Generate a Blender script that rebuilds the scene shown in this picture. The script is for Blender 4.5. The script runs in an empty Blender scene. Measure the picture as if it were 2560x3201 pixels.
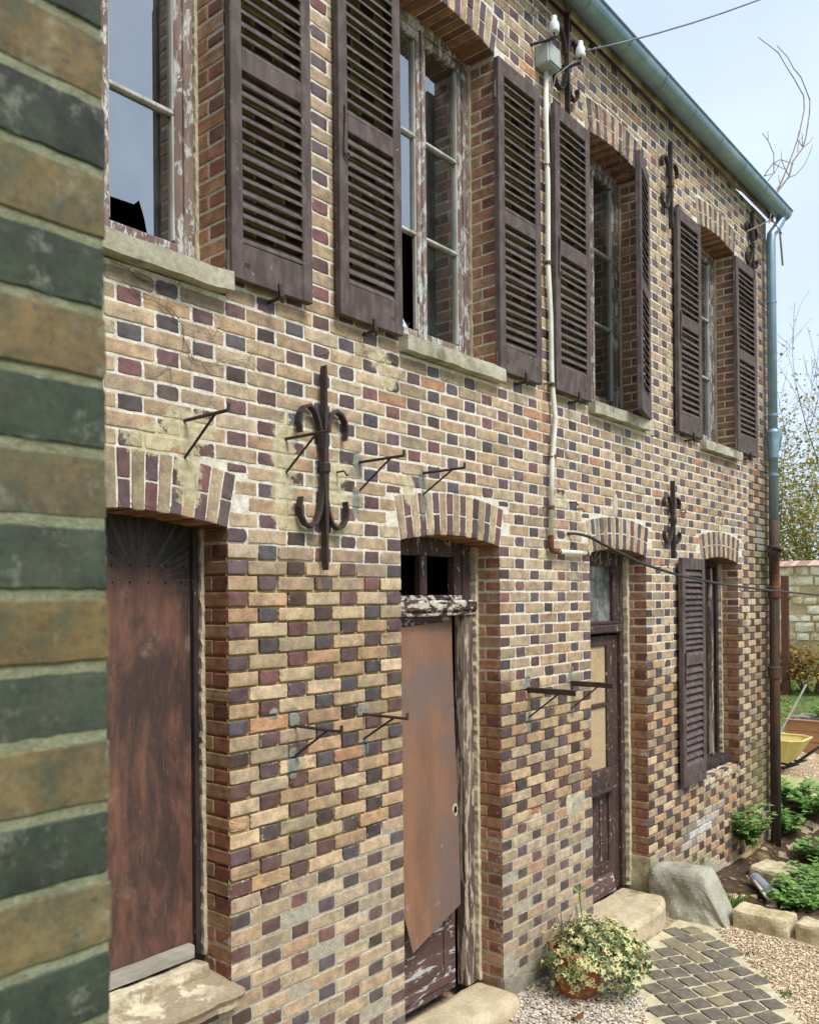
import bpy, math, random
import numpy as np
from mathutils import Vector, Matrix
R = random.Random(7)
sc = bpy.context.scene
col = sc.collection
GZ = 2.8                                  # facade datum (top of course 0) above the yard
# ------------------------------------------------------------------ camera
CAM = np.array([-2.324, -2.985, -.314])
YAW, PITCH, ROLL = [math.radians(a) for a in (49.792, .246, -.556)]
FPX, PPY, PPX = 2684., 1859.8, 1280.
_F = np.array([math.sin(YAW)*math.cos(PITCH), math.cos(YAW)*math.cos(PITCH), math.sin(PITCH)])
_r = np.array([math.cos(YAW), -math.sin(YAW), 0.]); _u = np.cross(_r, _F)
_R = _r*math.cos(ROLL)+_u*math.sin(ROLL); _U = -_r*math.sin(ROLL)+_u*math.cos(ROLL)
def _ray(u, v):
    u *= 2560/1724; v *= 2560/1724
    return _F+_R*(u-PPX)/FPX-_U*(v-PPY)/FPX
def on_y(u, v, y=0.):
    d = _ray(u, v); return tuple(CAM+d*(y-CAM[1])/d[1])
def on_z(u, v, z=-2.8):
    d = _ray(u, v); return tuple(CAM+d*(z-CAM[2])/d[2])
def on_x(u, v, x):
    d = _ray(u, v); return tuple(CAM+d*(x-CAM[0])/d[0])
def project(p):
    q = np.array(p)-CAM; z = q@_F
    return PPX+FPX*(q@_R)/z, PPY-FPX*(q@_U)/z, z
cd = bpy.data.cameras.new('camera'); cam = bpy.data.objects.new('camera', cd); col.objects.link(cam)
cam.matrix_world = Matrix(((_R[0], _U[0], -_F[0], CAM[0]), (_R[1], _U[1], -_F[1], CAM[1]), (_R[2], _U[2], -_F[2], CAM[2]+GZ), (0, 0, 0, 1)))
cd.sensor_fit = 'VERTICAL'; cd.sensor_height = 36.; cd.sensor_width = 36.
cd.lens = FPX/3201*36
cd.shift_y = (PPY-1600.5)/3201
cd.clip_start = .05; cd.clip_end = 500
cd.dof.use_dof = True; cd.dof.focus_distance = 4.6; cd.dof.aperture_fstop = 30.2/3.8
sc.camera = cam
# ------------------------------------------------------------------ world, sun, exposure
SUN_EL, SUN_AZ = math.radians(55), math.radians(190)        # azimuth from +Y, clockwise
w = bpy.data.worlds.new('World'); sc.world = w; w.use_nodes = True
nt = w.node_tree; nt.nodes.clear()
out = nt.nodes.new('ShaderNodeOutputWorld'); bg = nt.nodes.new('ShaderNodeBackground')
sky = nt.nodes.new('ShaderNodeTexSky'); sky.sky_type = 'NISHITA'; sky.sun_disc = False
sky.sun_elevation = SUN_EL; sky.sun_rotation = SUN_AZ; sky.air_density = 1.2; sky.dust_density = 2.5; sky.ozone_density = 1.5
tc = nt.nodes.new('ShaderNodeTexCoord'); ns = nt.nodes.new('ShaderNodeTexNoise')
mp = nt.nodes.new('ShaderNodeMapping'); mp.inputs['Scale'].default_value = (1, 1, 2.2)
ns.inputs['Scale'].default_value = 2.3; ns.inputs['Detail'].default_value = 6; ns.inputs['Roughness'].default_value = .5
rp = nt.nodes.new('ShaderNodeValToRGB'); rp.color_ramp.elements[0].position = .38; rp.color_ramp.elements[1].position = .68
rp.color_ramp.elements[0].color = (.70, .70, .70, 1); rp.color_ramp.elements[1].color = (.92, .92, .92, 1)
mx = nt.nodes.new('ShaderNodeMix'); mx.data_type = 'RGBA'; mx.inputs['B'].default_value = (5.7, 6.7, 8.1, 1)   # high thin cloud
nt.links.new(tc.outputs['Generated'], mp.inputs['Vector']); nt.links.new(mp.outputs['Vector'], ns.inputs['Vector'])
nt.links.new(ns.outputs['Fac'], rp.inputs['Fac']); nt.links.new(rp.outputs['Color'], mx.inputs['Factor'])
nt.links.new(sky.outputs['Color'], mx.inputs['A']); nt.links.new(mx.outputs['Result'], bg.inputs['Color'])
bg.inputs['Strength'].default_value = .112; nt.links.new(bg.outputs['Background'], out.inputs['Surface'])
sl = bpy.data.lights.new('sun', 'SUN'); sl.energy = 2.6; sl.angle = math.radians(22); sl.color = (1, .965, .91)
sun = bpy.data.objects.new('sun', sl); col.objects.link(sun)
sd = Vector((math.sin(SUN_AZ)*math.cos(SUN_EL), math.cos(SUN_AZ)*math.cos(SUN_EL), math.sin(SUN_EL)))
sun.rotation_euler = (-sd).to_track_quat('-Z', 'Y').to_euler(); sun.location = (0, -8, 12)
vs = sc.view_settings; vs.view_transform = 'Standard'; vs.look = 'None'; vs.exposure = .5; vs.gamma = 1; vs.use_curve_mapping = False
sc.cycles.use_denoising = True
sc.cycles.max_bounces = 8; sc.cycles.transparent_max_bounces = 12
# ------------------------------------------------------------------ helpers
def lin(r, g, b, k=1.):
    f = lambda c: (c/255/12.92 if c/255 <= .04045 else ((c/255+.055)/1.055)**2.4)*k
    return (f(r), f(g), f(b))
class MB:
    def __init__(s): s.v = []; s.f = []; s.c = []; s.e = []
    def add(s, vs, fs, c=None, e=None):
        o = len(s.v); s.v += [tuple(map(float, p)) for p in vs]; s.f += [tuple(i+o for i in f) for f in fs]
        if c is not None: s.c += (c if isinstance(c, list) else [c]*len(fs))
        if e is not None: s.e += e
        return s
    def box(s, x0, x1, y0, y1, z0, z1, c=None):
        vs = [(x, y, z) for x in (x0, x1) for y in (y0, y1) for z in (z0, z1)]
        return s.add(vs, [(0, 1, 3, 2), (4, 6, 7, 5), (0, 4, 5, 1), (2, 3, 7, 6), (0, 2, 6, 4), (1, 5, 7, 3)], c)
    def bbox(s, x0, x1, y0, y1, z0, z1, b=.004, c=None, j=0.):
        """box with bevelled edges"""
        cx, cy, cz = (x0+x1)/2, (y0+y1)/2, (z0+z1)/2; hx, hy, hz = (x1-x0)/2, (y1-y0)/2, (z1-z0)/2
        b = min(b, hx*.9, hy*.9, hz*.9)
        vs, idx = [], {}
        for sx in (-1, 1):
            for sy in (-1, 1):
                for sz in (-1, 1):
                    J = [R.uniform(-j, j) for _ in range(3)]
                    for k, (a, d, e_) in enumerate(((hx, hy-b, hz-b), (hx-b, hy, hz-b), (hx-b, hy-b, hz))):
                        idx[sx, sy, sz, k] = len(vs); vs.append((cx+sx*a+J[0], cy+sy*d+J[1], cz+sz*e_+J[2]))
        g = lambda *a: idx[a]; fs = []
        for t in (-1, 1):
            fs += [(g(t, -1, -1, 0), g(t, 1, -1, 0), g(t, 1, 1, 0), g(t, -1, 1, 0)), (g(-1, t, -1, 1), g(1, t, -1, 1), g(1, t, 1, 1), g(-1, t, 1, 1)), (g(-1, -1, t, 2), g(1, -1, t, 2), g(1, 1, t, 2), g(-1, 1, t, 2))]
        for a in (-1, 1):
            for b_ in (-1, 1):
                fs += [(g(a, b_, -1, 0), g(a, b_, 1, 0), g(a, b_, 1, 1), g(a, b_, -1, 1)), (g(a, -1, b_, 0), g(a, 1, b_, 0), g(a, 1, b_, 2), g(a, -1, b_, 2)), (g(-1, a, b_, 1), g(1, a, b_, 1), g(1, a, b_, 2), g(-1, a, b_, 2))]
                for d in (-1, 1): fs.append((g(a, b_, d, 0), g(a, b_, d, 1), g(a, b_, d, 2)))
        return s.add(vs, fs, c)
    def tube(s, pts, r, n=8, cap=True, c=None, sy=1.):
        pts = [Vector(p) for p in pts]; m = len(pts)
        rs = r if isinstance(r, (list, tuple)) else [r]*m
        vs, fs = [], []; prev = None
        for i, p in enumerate(pts):
            t = (pts[min(i+1, m-1)]-pts[max(i-1, 0)])
            t = t.normalized() if t.length > 1e-9 else Vector((0, 0, 1))
            if prev is None:
                a = t.cross(Vector((0, 1, 0)));
                if a.length < .05: a = t.cross(Vector((1, 0, 0)))
                a.normalize()
            else: a = (prev-t*prev.dot(t)).normalized()
            prev = a; b = t.cross(a)
            for k in range(n):
                q = 2*math.pi*(k+.5)/n; vs.append(p+(a*math.cos(q)+b*math.sin(q)*sy)*rs[i])
        for i in range(m-1):
            for k in range(n): fs.append((i*n+k, i*n+(k+1) % n, (i+1)*n+(k+1) % n, (i+1)*n+k))
        if cap: fs += [tuple(range(n))[::-1], tuple((m-1)*n+k for k in range(n))]
        return s.add(vs, fs, c)
    def bar(s, pts, wd, y0, y1, c=None):
        """flat bar swept through (x,z) points, between y0 and y1"""
        m = len(pts); ws = wd if isinstance(wd, (list, tuple)) else [wd]*m; vs, fs = [], []
        for i, (x, z) in enumerate(pts):
            dx = pts[min(i+1, m-1)][0]-pts[max(i-1, 0)][0]; dz = pts[min(i+1, m-1)][1]-pts[max(i-1, 0)][1]
            l = math.hypot(dx, dz) or 1; nx, nz = -dz/l*ws[i]/2, dx/l*ws[i]/2
            bv = .15
            vs += [(x+nx, y1, z+nz), (x+nx, y0+.004, z+nz), (x+nx*.7, y0, z+nz*.7), (x-nx*.7, y0, z-nz*.7), (x-nx, y0+.004, z-nz), (x-nx, y1, z-nz)]
        for i in range(m-1):
            for k in range(6): fs.append((i*6+k, i*6+(k+1) % 6, (i+1)*6+(k+1) % 6, (i+1)*6+k))
        fs += [tuple(range(6)), tuple((m-1)*6+k for k in range(6))]
        return s.add(vs, fs, c)
    def lathe(s, prof, n=20, o=(0, 0, 0), c=None, sx=1., sy=1.):
        vs, fs = [], []
        for r, z in prof:
            for k in range(n): a = 2*math.pi*k/n; vs.append((o[0]+r*math.cos(a)*sx, o[1]+r*math.sin(a)*sy, o[2]+z))
        m = len(prof)
        for i in range(m-1):
            for k in range(n): fs.append((i*n+k, i*n+(k+1) % n, (i+1)*n+(k+1) % n, (i+1)*n+k))
        fs.append(tuple((m-1)*n+k for k in range(n)))
        return s.add(vs, fs, c)
    def build(s, name, mat, parent=None, smooth=False, org=None):
        me = bpy.data.meshes.new(name)
        L = org if org is not None else (ORG.get(parent.name, (0, 0, 0)) if parent else (0, 0, 0))
        v = np.array(s.v, dtype=np.float64).reshape(-1, 3)-np.array(L)
        me.from_pydata(v.tolist(), [], s.f)
        if s.c:
            a = me.attributes.new('col', 'FLOAT_COLOR', 'FACE')
            cc = np.ones((len(s.f), 4), dtype=np.float32); 
            for i, x in enumerate(s.c): cc[i, :len(x)] = x
            a.data.foreach_set('color', cc.ravel())
        if s.e:
            a = me.attributes.new('edge', 'FLOAT', 'POINT'); a.data.foreach_set('value', np.array(s.e, dtype=np.float32))
        if smooth: me.polygons.foreach_set('use_smooth', [True]*len(me.polygons))
        me.materials.append(mat); me.update()
        o = bpy.data.objects.new(name, me); col.objects.link(o)
        if parent: o.parent = parent; ORG[o.name] = ORG.get(parent.name, (0, 0, 0)) if org is None else org
        else: o.location = L; ORG[o.name] = L
        return o
ORG = {}
def thing(name, label, cat, loc=(0, 0, 0), group=None):
    o = bpy.data.objects.new(name, None); o.empty_display_size = .1; col.objects.link(o); o.location = loc; ORG[o.name] = loc
    return tag(o, label, cat, group)
def tag(o, label, cat, group=None):
    o['label'] = label; o['category'] = cat
    if group: o['group'] = group
    return o
def struct(o): o['kind'] = 'structure'; return o
def stuff(o): o['kind'] = 'stuff'; return o
def link_copy(src, parent, loc=None, rot=None, scale=None):
    c = src.copy(); col.objects.link(c); c.parent = parent
    if loc is not None: c.location = loc
    if rot is not None: c.rotation_euler = rot
    if scale is not None: c.scale = scale
    return c
def noise1(x, y, s=0):
    """cheap smooth value noise in [-1,1]"""
    return (math.sin(x*1.7+s*1.3)+math.sin(y*2.3+s*2.1+1.1)+math.sin((x+y)*1.1+s*.7+math.sin(x*.9-y*1.3+s))+math.sin(x*3.1-y*2.7+s*3.3))/4
# ------------------------------------------------------------------ materials
def new_mat(name):
    m = bpy.data.materials.new(name); m.use_nodes = True; n = m.node_tree
    return m, n, n.nodes['Principled BSDF']
def nd(n, t, **k):
    x = n.nodes.new(t)
    for a, b in k.items():
        if a in x.inputs: x.inputs[a].default_value = b
        else: setattr(x, a, b)
    return x
def pos(n, scale=(1, 1, 1), obj=False):
    t = nd(n, 'ShaderNodeTexCoord').outputs['Object'] if obj else nd(n, 'ShaderNodeNewGeometry').outputs['Position']
    m = nd(n, 'ShaderNodeMapping'); m.inputs['Scale'].default_value = scale; n.links.new(t, m.inputs['Vector']); return m.outputs['Vector']
def noise(n, vec, scale, detail=4, rough=.55, dist=0.):
    x = nd(n, 'ShaderNodeTexNoise'); x.inputs['Scale'].default_value = scale; x.inputs['Detail'].default_value = detail
    x.inputs['Roughness'].default_value = rough; x.inputs['Distortion'].default_value = dist
    n.links.new(vec, x.inputs['Vector']); return x.outputs['Fac']
def ramp(n, s, a, b, ca=0., cb=1.):
    x = nd(n, 'ShaderNodeMapRange'); x.inputs['From Min'].default_value = a; x.inputs['From Max'].default_value = b
    x.inputs['To Min'].default_value = ca; x.inputs['To Max'].default_value = cb; x.interpolation_type = 'SMOOTHSTEP'; n.links.new(s, x.inputs['Value']); return x.outputs['Result']
def sock(n, inp, v):
    if isinstance(v, (int, float)): inp.default_value = v
    elif isinstance(v, tuple): inp.default_value = (*v, 1.)[:4] if len(inp.default_value) == 4 else v
    else: n.links.new(v, inp)
def mix(n, f, a, b, mode='MIX'):
    x = nd(n, 'ShaderNodeMix', data_type='RGBA', blend_type=mode)
    sock(n, x.inputs['Factor'], f); sock(n, x.inputs['A'], a); sock(n, x.inputs['B'], b); return x.outputs['Result']
def mth(n, op, a, b=0., c=0.):
    x = nd(n, 'ShaderNodeMath', operation=op)
    for i, v in enumerate((a, b, c)): sock(n, x.inputs[i], v)
    return x.outputs[0]
def bump(n, bs, h, strength=.3, dist=.004):
    x = nd(n, 'ShaderNodeBump'); x.inputs['Strength'].default_value = strength; x.inputs['Distance'].default_value = dist
    n.links.new(h, x.inputs['Height']); n.links.new(x.outputs['Normal'], bs.inputs['Normal'])
def surf(name, c1, c2, scale=8., c3=None, s3=2.5, t3=(.55, .7), rough=.8, bs=.3, bd=.004, bscale=None, stretch=(1, 1, 1), metal=0., obj=False, fine=.25, spec=.3):
    """two-tone noise surface with a third patchy tone, fine speckle and relief"""
    m, n, b = new_mat(name); v = pos(n, stretch, obj)
    f = noise(n, v, scale, 5, .6); c = mix(n, ramp(n, f, .35, .65), c1, c2)
    if c3 is not None: c = mix(n, ramp(n, noise(n, v, s3, 6, .65), *t3), c, c3)
    g = noise(n, v, scale*9, 3, .7); c = mix(n, fine, c, mix(n, ramp(n, g, .3, .7), (.35, .35, .35), (1.25, 1.25, 1.25)), 'MULTIPLY')
    n.links.new(c, b.inputs['Base Color']); b.inputs['Roughness'].default_value = rough; b.inputs['Metallic'].default_value = metal
    b.inputs['Specular IOR Level'].default_value = spec
    bump(n, b, mth(n, 'ADD', noise(n, v, bscale or scale*4, 5, .65), mth(n, 'MULTIPLY', g, .4)), bs, bd)
    return m
def flaky(name, paint, under, flake, amount=.5, scale=14., stretch=(1, 1, .35), rough=.7):
    """old paint: top coat, undercoat, pale flakes"""
    m, n, b = new_mat(name); v = pos(n, stretch)
    f = noise(n, v, scale, 8, .7, .6); g = noise(n, pos(n, (1, 1, .06)), 30, 6, .6)
    c = mix(n, ramp(n, noise(n, v, scale*.4, 4), .4, .6), paint, under)
    c = mix(n, ramp(n, g, .35, .75, 0, .5), c, tuple(x*.45 for x in paint))
    t = .78-amount*.42
    c = mix(n, ramp(n, f, t, t+.03), c, mix(n, ramp(n, noise(n, v, scale*5, 4), .35, .7), flake, tuple(x*.55 for x in flake)))
    n.links.new(c, b.inputs['Base Color']); b.inputs['Roughness'].default_value = rough; b.inputs['Specular IOR Level'].default_value = .3
    bump(n, b, mth(n, 'ADD', ramp(n, f, t, t+.03), mth(n, 'MULTIPLY', g, .6)), .45, .003)
    return m
YPATCH = [(-.20, .40, .15, .09), (-.36, .33, .16, .07), (-.20, .22, .07, .17), (.32, .36, .085, .17), (.315, .16, .08, .17), (.67, .31, .10, .07), (.65, .20, .09, .06), (1.21, .285, .05, .11), (4.66, 1.66, .12, .10), (4.60, .74, .07, .06), (2.78, .34, .14, .06), (.98, .93, .09, .06), (6.5, -.55, .08, .10), (1.05, .82, .07, .05), (5.75, .31, .05, .07)]
GPATCH = [(.815, .37, .038, .085), (.80, .17, .034, .085), (1.325, .345, .034, .07), (1.335, .20, .03, .10), (.372, -.86, .036, .06), (.36, -1.07, .046, .08), (.25, -.83, .035, .03), (.83, -.87, .05, .04), (.845, -1.06, .036, .06), (2.375, -.86, .05, .07), (2.39, -1.12, .036, .08), (2.93, -.86, .036, .08), (2.94, -1.10, .032, .07), (6.86, .28, .13, .17)]
def patch_mask(n, v, P, wob, lo=.72, hi=.95):
    d = None
    for (x, z, rx, rz) in P:
        s = nd(n, 'ShaderNodeVectorMath', operation='SUBTRACT'); n.links.new(v, s.inputs[0]); s.inputs[1].default_value = (x, 0, z+GZ)
        q = nd(n, 'ShaderNodeVectorMath', operation='MULTIPLY'); n.links.new(s.outputs[0], q.inputs[0]); q.inputs[1].default_value = (1/rx, 0, 1/rz)
        l = nd(n, 'ShaderNodeVectorMath', operation='LENGTH'); n.links.new(q.outputs[0], l.inputs[0])
        d = l.outputs['Value'] if d is None else mth(n, 'MINIMUM', d, l.outputs['Value'])
    return ramp(n, mth(n, 'ADD', d, wob), lo, hi, 1., 0.)
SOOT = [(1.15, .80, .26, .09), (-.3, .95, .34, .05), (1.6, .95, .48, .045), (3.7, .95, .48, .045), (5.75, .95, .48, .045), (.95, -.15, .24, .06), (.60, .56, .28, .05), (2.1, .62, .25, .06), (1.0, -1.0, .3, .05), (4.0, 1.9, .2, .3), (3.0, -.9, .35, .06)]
MOSS = [(6.75, -2.15, .42, .55), (4.95, -2.7, .7, .12), (2.5, -2.75, .5, .09), (6.95, .1, .2, .5)]
RUSTY = [(2.60, .95, .035, .42), (2.62, 1.75, .03, .2), (-.21, .10, .022, .12), (.318, .06, .022, .13), (.545, -.26, .02, .10)]
def repairs(n, v, c):
    wb = mth(n, 'MULTIPLY', mth(n, 'SUBTRACT', noise(n, v, 7, 7, .7), .5), 2.4)
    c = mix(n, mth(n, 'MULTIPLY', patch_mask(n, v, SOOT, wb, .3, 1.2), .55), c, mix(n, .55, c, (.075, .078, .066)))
    c = mix(n, mth(n, 'MULTIPLY', patch_mask(n, v, MOSS, wb, .3, 1.1), .5), c, (.17, .175, .06))
    c = mix(n, mth(n, 'MULTIPLY', patch_mask(n, v, RUSTY, wb, .3, 1.1), .45), c, (.42, .22, .09))
    wob = mth(n, 'MULTIPLY', mth(n, 'SUBTRACT', noise(n, v, 16, 6, .7), .5), 2.2)
    y = mth(n, 'MULTIPLY', patch_mask(n, v, YPATCH, wob, .7, 1.0), .88)
    c = mix(n, y, c, mix(n, ramp(n, noise(n, v, 22, 5, .7), .35, .65), lin(176, 164, 124), lin(214, 204, 172)))
    g = patch_mask(n, v, GPATCH, mth(n, 'MULTIPLY', wob, .7))
    c = mix(n, g, c, mix(n, ramp(n, noise(n, v, 30, 5, .7), .35, .65), lin(112, 114, 104), lin(150, 150, 138)))
    return c, mth(n, 'MAXIMUM', y, g)
def brick_material(name='brick_faces', tint=(1., 1., 1.), smear=(.62, .56, .44), green_reflection=None, dr=.72, fix=True, bst=.55):
    m, n, b = new_mat(name); v = pos(n)
    at = nd(n, 'ShaderNodeAttribute', attribute_name='col'); ed = nd(n, 'ShaderNodeAttribute', attribute_name='edge')
    c0 = mix(n, 1., at.outputs['Color'], tint, 'MULTIPLY')
    big = noise(n, v, 15, 6, .66); fine = noise(n, v, 130, 3, .7); mid = noise(n, v, 38, 5, .65)
    c = mix(n, .9, c0, mix(n, ramp(n, big, .3, .7), (.58, .58, .60), (1.26, 1.23, 1.18)), 'MULTIPLY')
    c = mix(n, .35, c, mix(n, ramp(n, fine, .3, .62), (.35, .33, .3), (1.15, 1.15, 1.15)), 'MULTIPLY')
    soot = ramp(n, noise(n, pos(n, (1.2, 1.2, 2.6)), 2.6, 8, .66), .48, .74, 0., .72)
    c = mix(n, soot, c, mix(n, .5, c, (.06, .058, .05)))
    pits = ramp(n, noise(n, v, 70, 2, .5), .68, .72, 0., .75); c = mix(n, pits, c, tuple(x*.25 for x in (.3, .24, .18)))
    if green_reflection:
        c = mix(n, ramp(n, noise(n, v, 19, 7, .72), .42, .68, 0., .75), c, green_reflection); c = mix(n, ramp(n, noise(n, v, 27, 7, .72), .54, .70, 0., .45), c, (.30, .30, .24))  # patchy green reflection mixed into the brick colour
    val = mth(n, 'ADD', mth(n, 'MULTIPLY', noise(n, v, 42, 5, .7), .6), mth(n, 'MULTIPLY', noise(n, v, 8.5, 4, .6), .4))
    one = mth(n, 'SUBTRACT', 1., ed.outputs['Fac'])
    t = mth(n, 'ADD', mth(n, 'ADD', val, mth(n, 'MULTIPLY', one, .17)), mth(n, 'MULTIPLY', at.outputs['Alpha'], .34))
    mask = ramp(n, t, .71, .82, 0., .85)
    c = mix(n, mask, c, mix(n, ramp(n, fine, .3, .7), tuple(x*.7 for x in smear), smear))
    if fix: c, fx = repairs(n, v, c); mask = mth(n, 'MAXIMUM', mask, fx)
    n.links.new(c, b.inputs['Base Color'])
    lum = nd(n, 'ShaderNodeRGBToBW'); n.links.new(c, lum.inputs['Color'])
    n.links.new(ramp(n, lum.outputs['Val'], .06, .2, dr-.22, .88), b.inputs['Roughness']); b.inputs['Specular IOR Level'].default_value = .38
    h = mth(n, 'ADD', mth(n, 'MULTIPLY', mid, .8), mth(n, 'ADD', mth(n, 'MULTIPLY', fine, .35), mth(n, 'MULTIPLY', mask, .5)))
    bump(n, b, h, bst, .004)
    return m
def mortar_material(name='mortar'):
    m, n, b = new_mat(name); v = pos(n)
    at = nd(n, 'ShaderNodeAttribute', attribute_name='col')
    f = noise(n, v, 26, 6, .7); g = noise(n, v, 170, 3, .7)
    c = mix(n, .8, at.outputs['Color'], mix(n, ramp(n, f, .3, .7), (.68, .64, .56), (1.16, 1.16, 1.16)), 'MULTIPLY')
    c = mix(n, .4, c, mix(n, ramp(n, g, .3, .65), (.45, .43, .4), (1.1, 1.1, 1.1)), 'MULTIPLY')
    c, fx = repairs(n, v, c)
    n.links.new(c, b.inputs['Base Color']); b.inputs['Roughness'].default_value = .95; b.inputs['Specular IOR Level'].default_value = .2
    bump(n, b, mth(n, 'ADD', f, mth(n, 'MULTIPLY', g, .5)), .8, .006)
    return m
M_brick = brick_material(); M_mortar = mortar_material()
M_brick_wing = brick_material('wing_brick_faces', smear=(.32, .32, .23), green_reflection=(.055, .075, .045), dr=1.0, fix=False, bst=.3, tint=(.60, .63, .52))  # green reflection from window glass put into the wing brick colour
TAN = [lin(213, 184, 143), lin(205, 174, 132), lin(196, 163, 121), lin(221, 194, 153), lin(204, 167, 123), lin(191, 167, 132), lin(211, 180, 138), lin(200, 161, 119), lin(185, 159, 124), lin(208, 184, 146)]
DARK = [lin(104, 78, 80), lin(98, 76, 80), lin(112, 82, 80), lin(92, 84, 90), lin(104, 74, 70), lin(86, 76, 78), lin(126, 84, 80), lin(80, 62, 54), lin(104, 84, 88), lin(96, 80, 78)]
RED = [lin(154, 92, 72), lin(166, 106, 82), lin(138, 86, 70), lin(174, 114, 84)]
BROWN = [lin(188, 146, 106), lin(180, 132, 96), lin(194, 154, 112), lin(172, 128, 94), lin(188, 134, 98)]
SPALL = [lin(222, 172, 124), lin(226, 184, 134), lin(228, 192, 140), lin(208, 138, 104)]
KT, KD = .85, 1.06
def shade(c, k, s=.10):
    g = sum(c)/3*1.02; c = tuple(.88*v+.12*g for v in c); q = k*(1+R.uniform(-s, s))
    return (c[0]*q*(1+R.uniform(-.03, .03)), c[1]*q, c[2]*q*(1+R.uniform(-.05, .05)))
def outline(a0, a1, b0, b1, r, per=1, jit=.0012):
    pts = []
    cs = [(a0, b0, 1, 1), (a1, b0, -1, 1), (a1, b1, -1, -1), (a0, b1, 1, -1)]
    for i, (a, b, sa, sb) in enumerate(cs):
        rr = r*R.uniform(.5, 1.6)
        p, q = (a, b+sb*rr), (a+sa*rr, b); m_ = (a+sa*rr*.3, b+sb*rr*.3)
        if i in (1, 3): p, q = q, p
        pts += [p, m_, q]
        na, nb = cs[(i+1) % 4][:2]
        for k in range(per):
            t = (k+1)/(per+1); pts.append((a+(na-a)*t, b+(nb-b)*t))
    return [(x+R.uniform(-jit, jit), y+R.uniform(-jit, jit)) for x, y in pts]
def brick(mb, a0, a1, b0, b1, d, MP, cF, cS=None, sm=.1, r=.004, per=1, rough=0., ch=.003, jit=.0012):
    """one brick: outline in (a,b), depth c inward, mapped to space by MP; rough>0 gives a spalled face"""
    if a1-a0 < .012 or b1-b0 < .01: return
    O = outline(a0, a1, b0, b1, r, per, jit); n = len(O); ca, cb = (a0+a1)/2, (b0+b1)/2; wa, wb = a1-a0, b1-b0
    def ins(k): return [(ca+(x-ca)*(1-2*min(k, wa*.3)/wa), cb+(y-cb)*(1-2*min(k, wb*.3)/wb)) for x, y in O]
    f0 = .004+rough if rough else 0.
    rings = [(O, d, 1.), (O, ch+f0, .15), (ins(ch), f0, .35), (ins(.011), f0-.0006, 1.)]
    vs, e = [], []
    for pts, c, ee in rings:
        for (x, y) in pts:
            cc = c+(R.uniform(-rough, rough)*.7 if rough and c < d else (R.uniform(-.0005, .0005) if ee < 1 else 0.)); vs.append(MP(x, y, cc)); e.append(ee)
    fs = []
    for i in range(3):
        for k in range(n): fs.append((i*n+k, i*n+(k+1) % n, (i+1)*n+(k+1) % n, (i+1)*n+k))
    nf = n*3
    if rough:
        vs.append(MP(ca, cb, f0+R.uniform(-.4, 1)*rough)); e.append(1.); m_ = len(vs)-1
        fs += [(3*n+k, 3*n+(k+1) % n, m_) for k in range(n)]
    else: fs.append(tuple(3*n+k for k in range(n)))
    cF4 = (*cF, sm); cS4 = (*(cS or cF), sm)
    mb.add(vs, fs, [cS4]*n+[cF4]*(len(fs)-n), e)
CH, PER = .07, .345
XL, XR, ZT, ZB = -1.86, 7.17, 3.71, -2.95
OPX = [(-.93, 0.), (1.14, 2.07), (3.21, 4.14), (5.28, 6.21)]
OPEN = []
for i, (a, b_) in enumerate(OPX):
    OPEN.append(dict(x0=a, x1=b_, zs=0., zb=(-1.98, -2.9, -2.9, -1.975)[i])); OPEN.append(dict(x0=a, x1=b_, zs=3.042, zb=1.0))
AR, AT, RISE = None, .235, .048
AR = ((.93/2)**2+RISE**2)/(2*RISE); ATH = math.asin(.465/AR)
def arc_c(o): return (o['x0']+o['x1'])/2, o['zs']+RISE-AR
def intrados(o, x): xc, zc = arc_c(o); return zc+math.sqrt(AR**2-(x-xc)**2)
def extrados(o, x): xc, zc = arc_c(o); return zc+math.sqrt((AR+AT)**2-(x-xc)**2)
SHUT = [(-.0, .46, 1.07, 2.99), (.65, 1.13, 1.07, 2.99), (2.03, 2.51, 1.07, 2.99), (2.68, 3.17, 1.07, 2.99), (4.69, 5.21, 1.07, 2.99), (6.12, 6.64, 1.07, 2.99), (4.70, 5.22, -1.94, .01)]
def interp(x, P):
    if x <= P[0][0]: return P[0][1]
    for (a, b), (c, d) in zip(P, P[1:]):
        if x <= c: return b+(d-b)*(x-a)/(c-a)
    return P[-1][1]
def sstep(t): t = max(0., min(1., t)); return t*t*(3-2*t)
KS = [(-.2, -.5), (0, .2), (1.1, 2), (2.07, 11), (3.2, 13), (4.14, 11), (5.2, 15), (6.2, 9), (6.6, -12), (7.2, -18)]
KE = [(-.2, 23.5), (.6, 22.5), (1.1, 20.4), (2.07, 24.6), (3.2, 23.5), (3.3, 33), (4.5, 34), (7.2, 46)]
def recess(x, z):
    k = -z/CH+.35*noise1(x*3, z*2, 4)
    a = sstep((k-interp(x, KS))/2.2); b = 1-sstep((k-interp(x, KE))/1.2)
    return .0028+.0135*a*b, a*b, 1-b
PATCH = [(-.2, .36, .13, .24), (.33, .34, .10, .26), (.83, .31, .07, .18), (1.35, .33, .06, .15), (.62, .31, .12, .16)]
def blocked(z):
    bl = []
    for o in OPEN:
        xc, zc = arc_c(o)
        if o['zb'] < z < o['zs']: bl.append((o['x0'], o['x1']))
        elif o['zs'] <= z:
            rho = (z-zc)/math.cos(ATH)
            if rho <= AR+AT: bl.append((xc-rho*math.sin(ATH)-.004, xc+rho*math.sin(ATH)+.004))
    return bl
def subtract(iv, bl):
    res = [iv]
    for a, b in bl:
        nx = []
        for (p, q) in res:
            if b <= p or a >= q: nx.append((p, q)); continue
            if p < a: nx.append((p, a))
            if q > b: nx.append((b, q))
        res = nx
    return res
def front(a, b, c): return (a, c, b)
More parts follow.
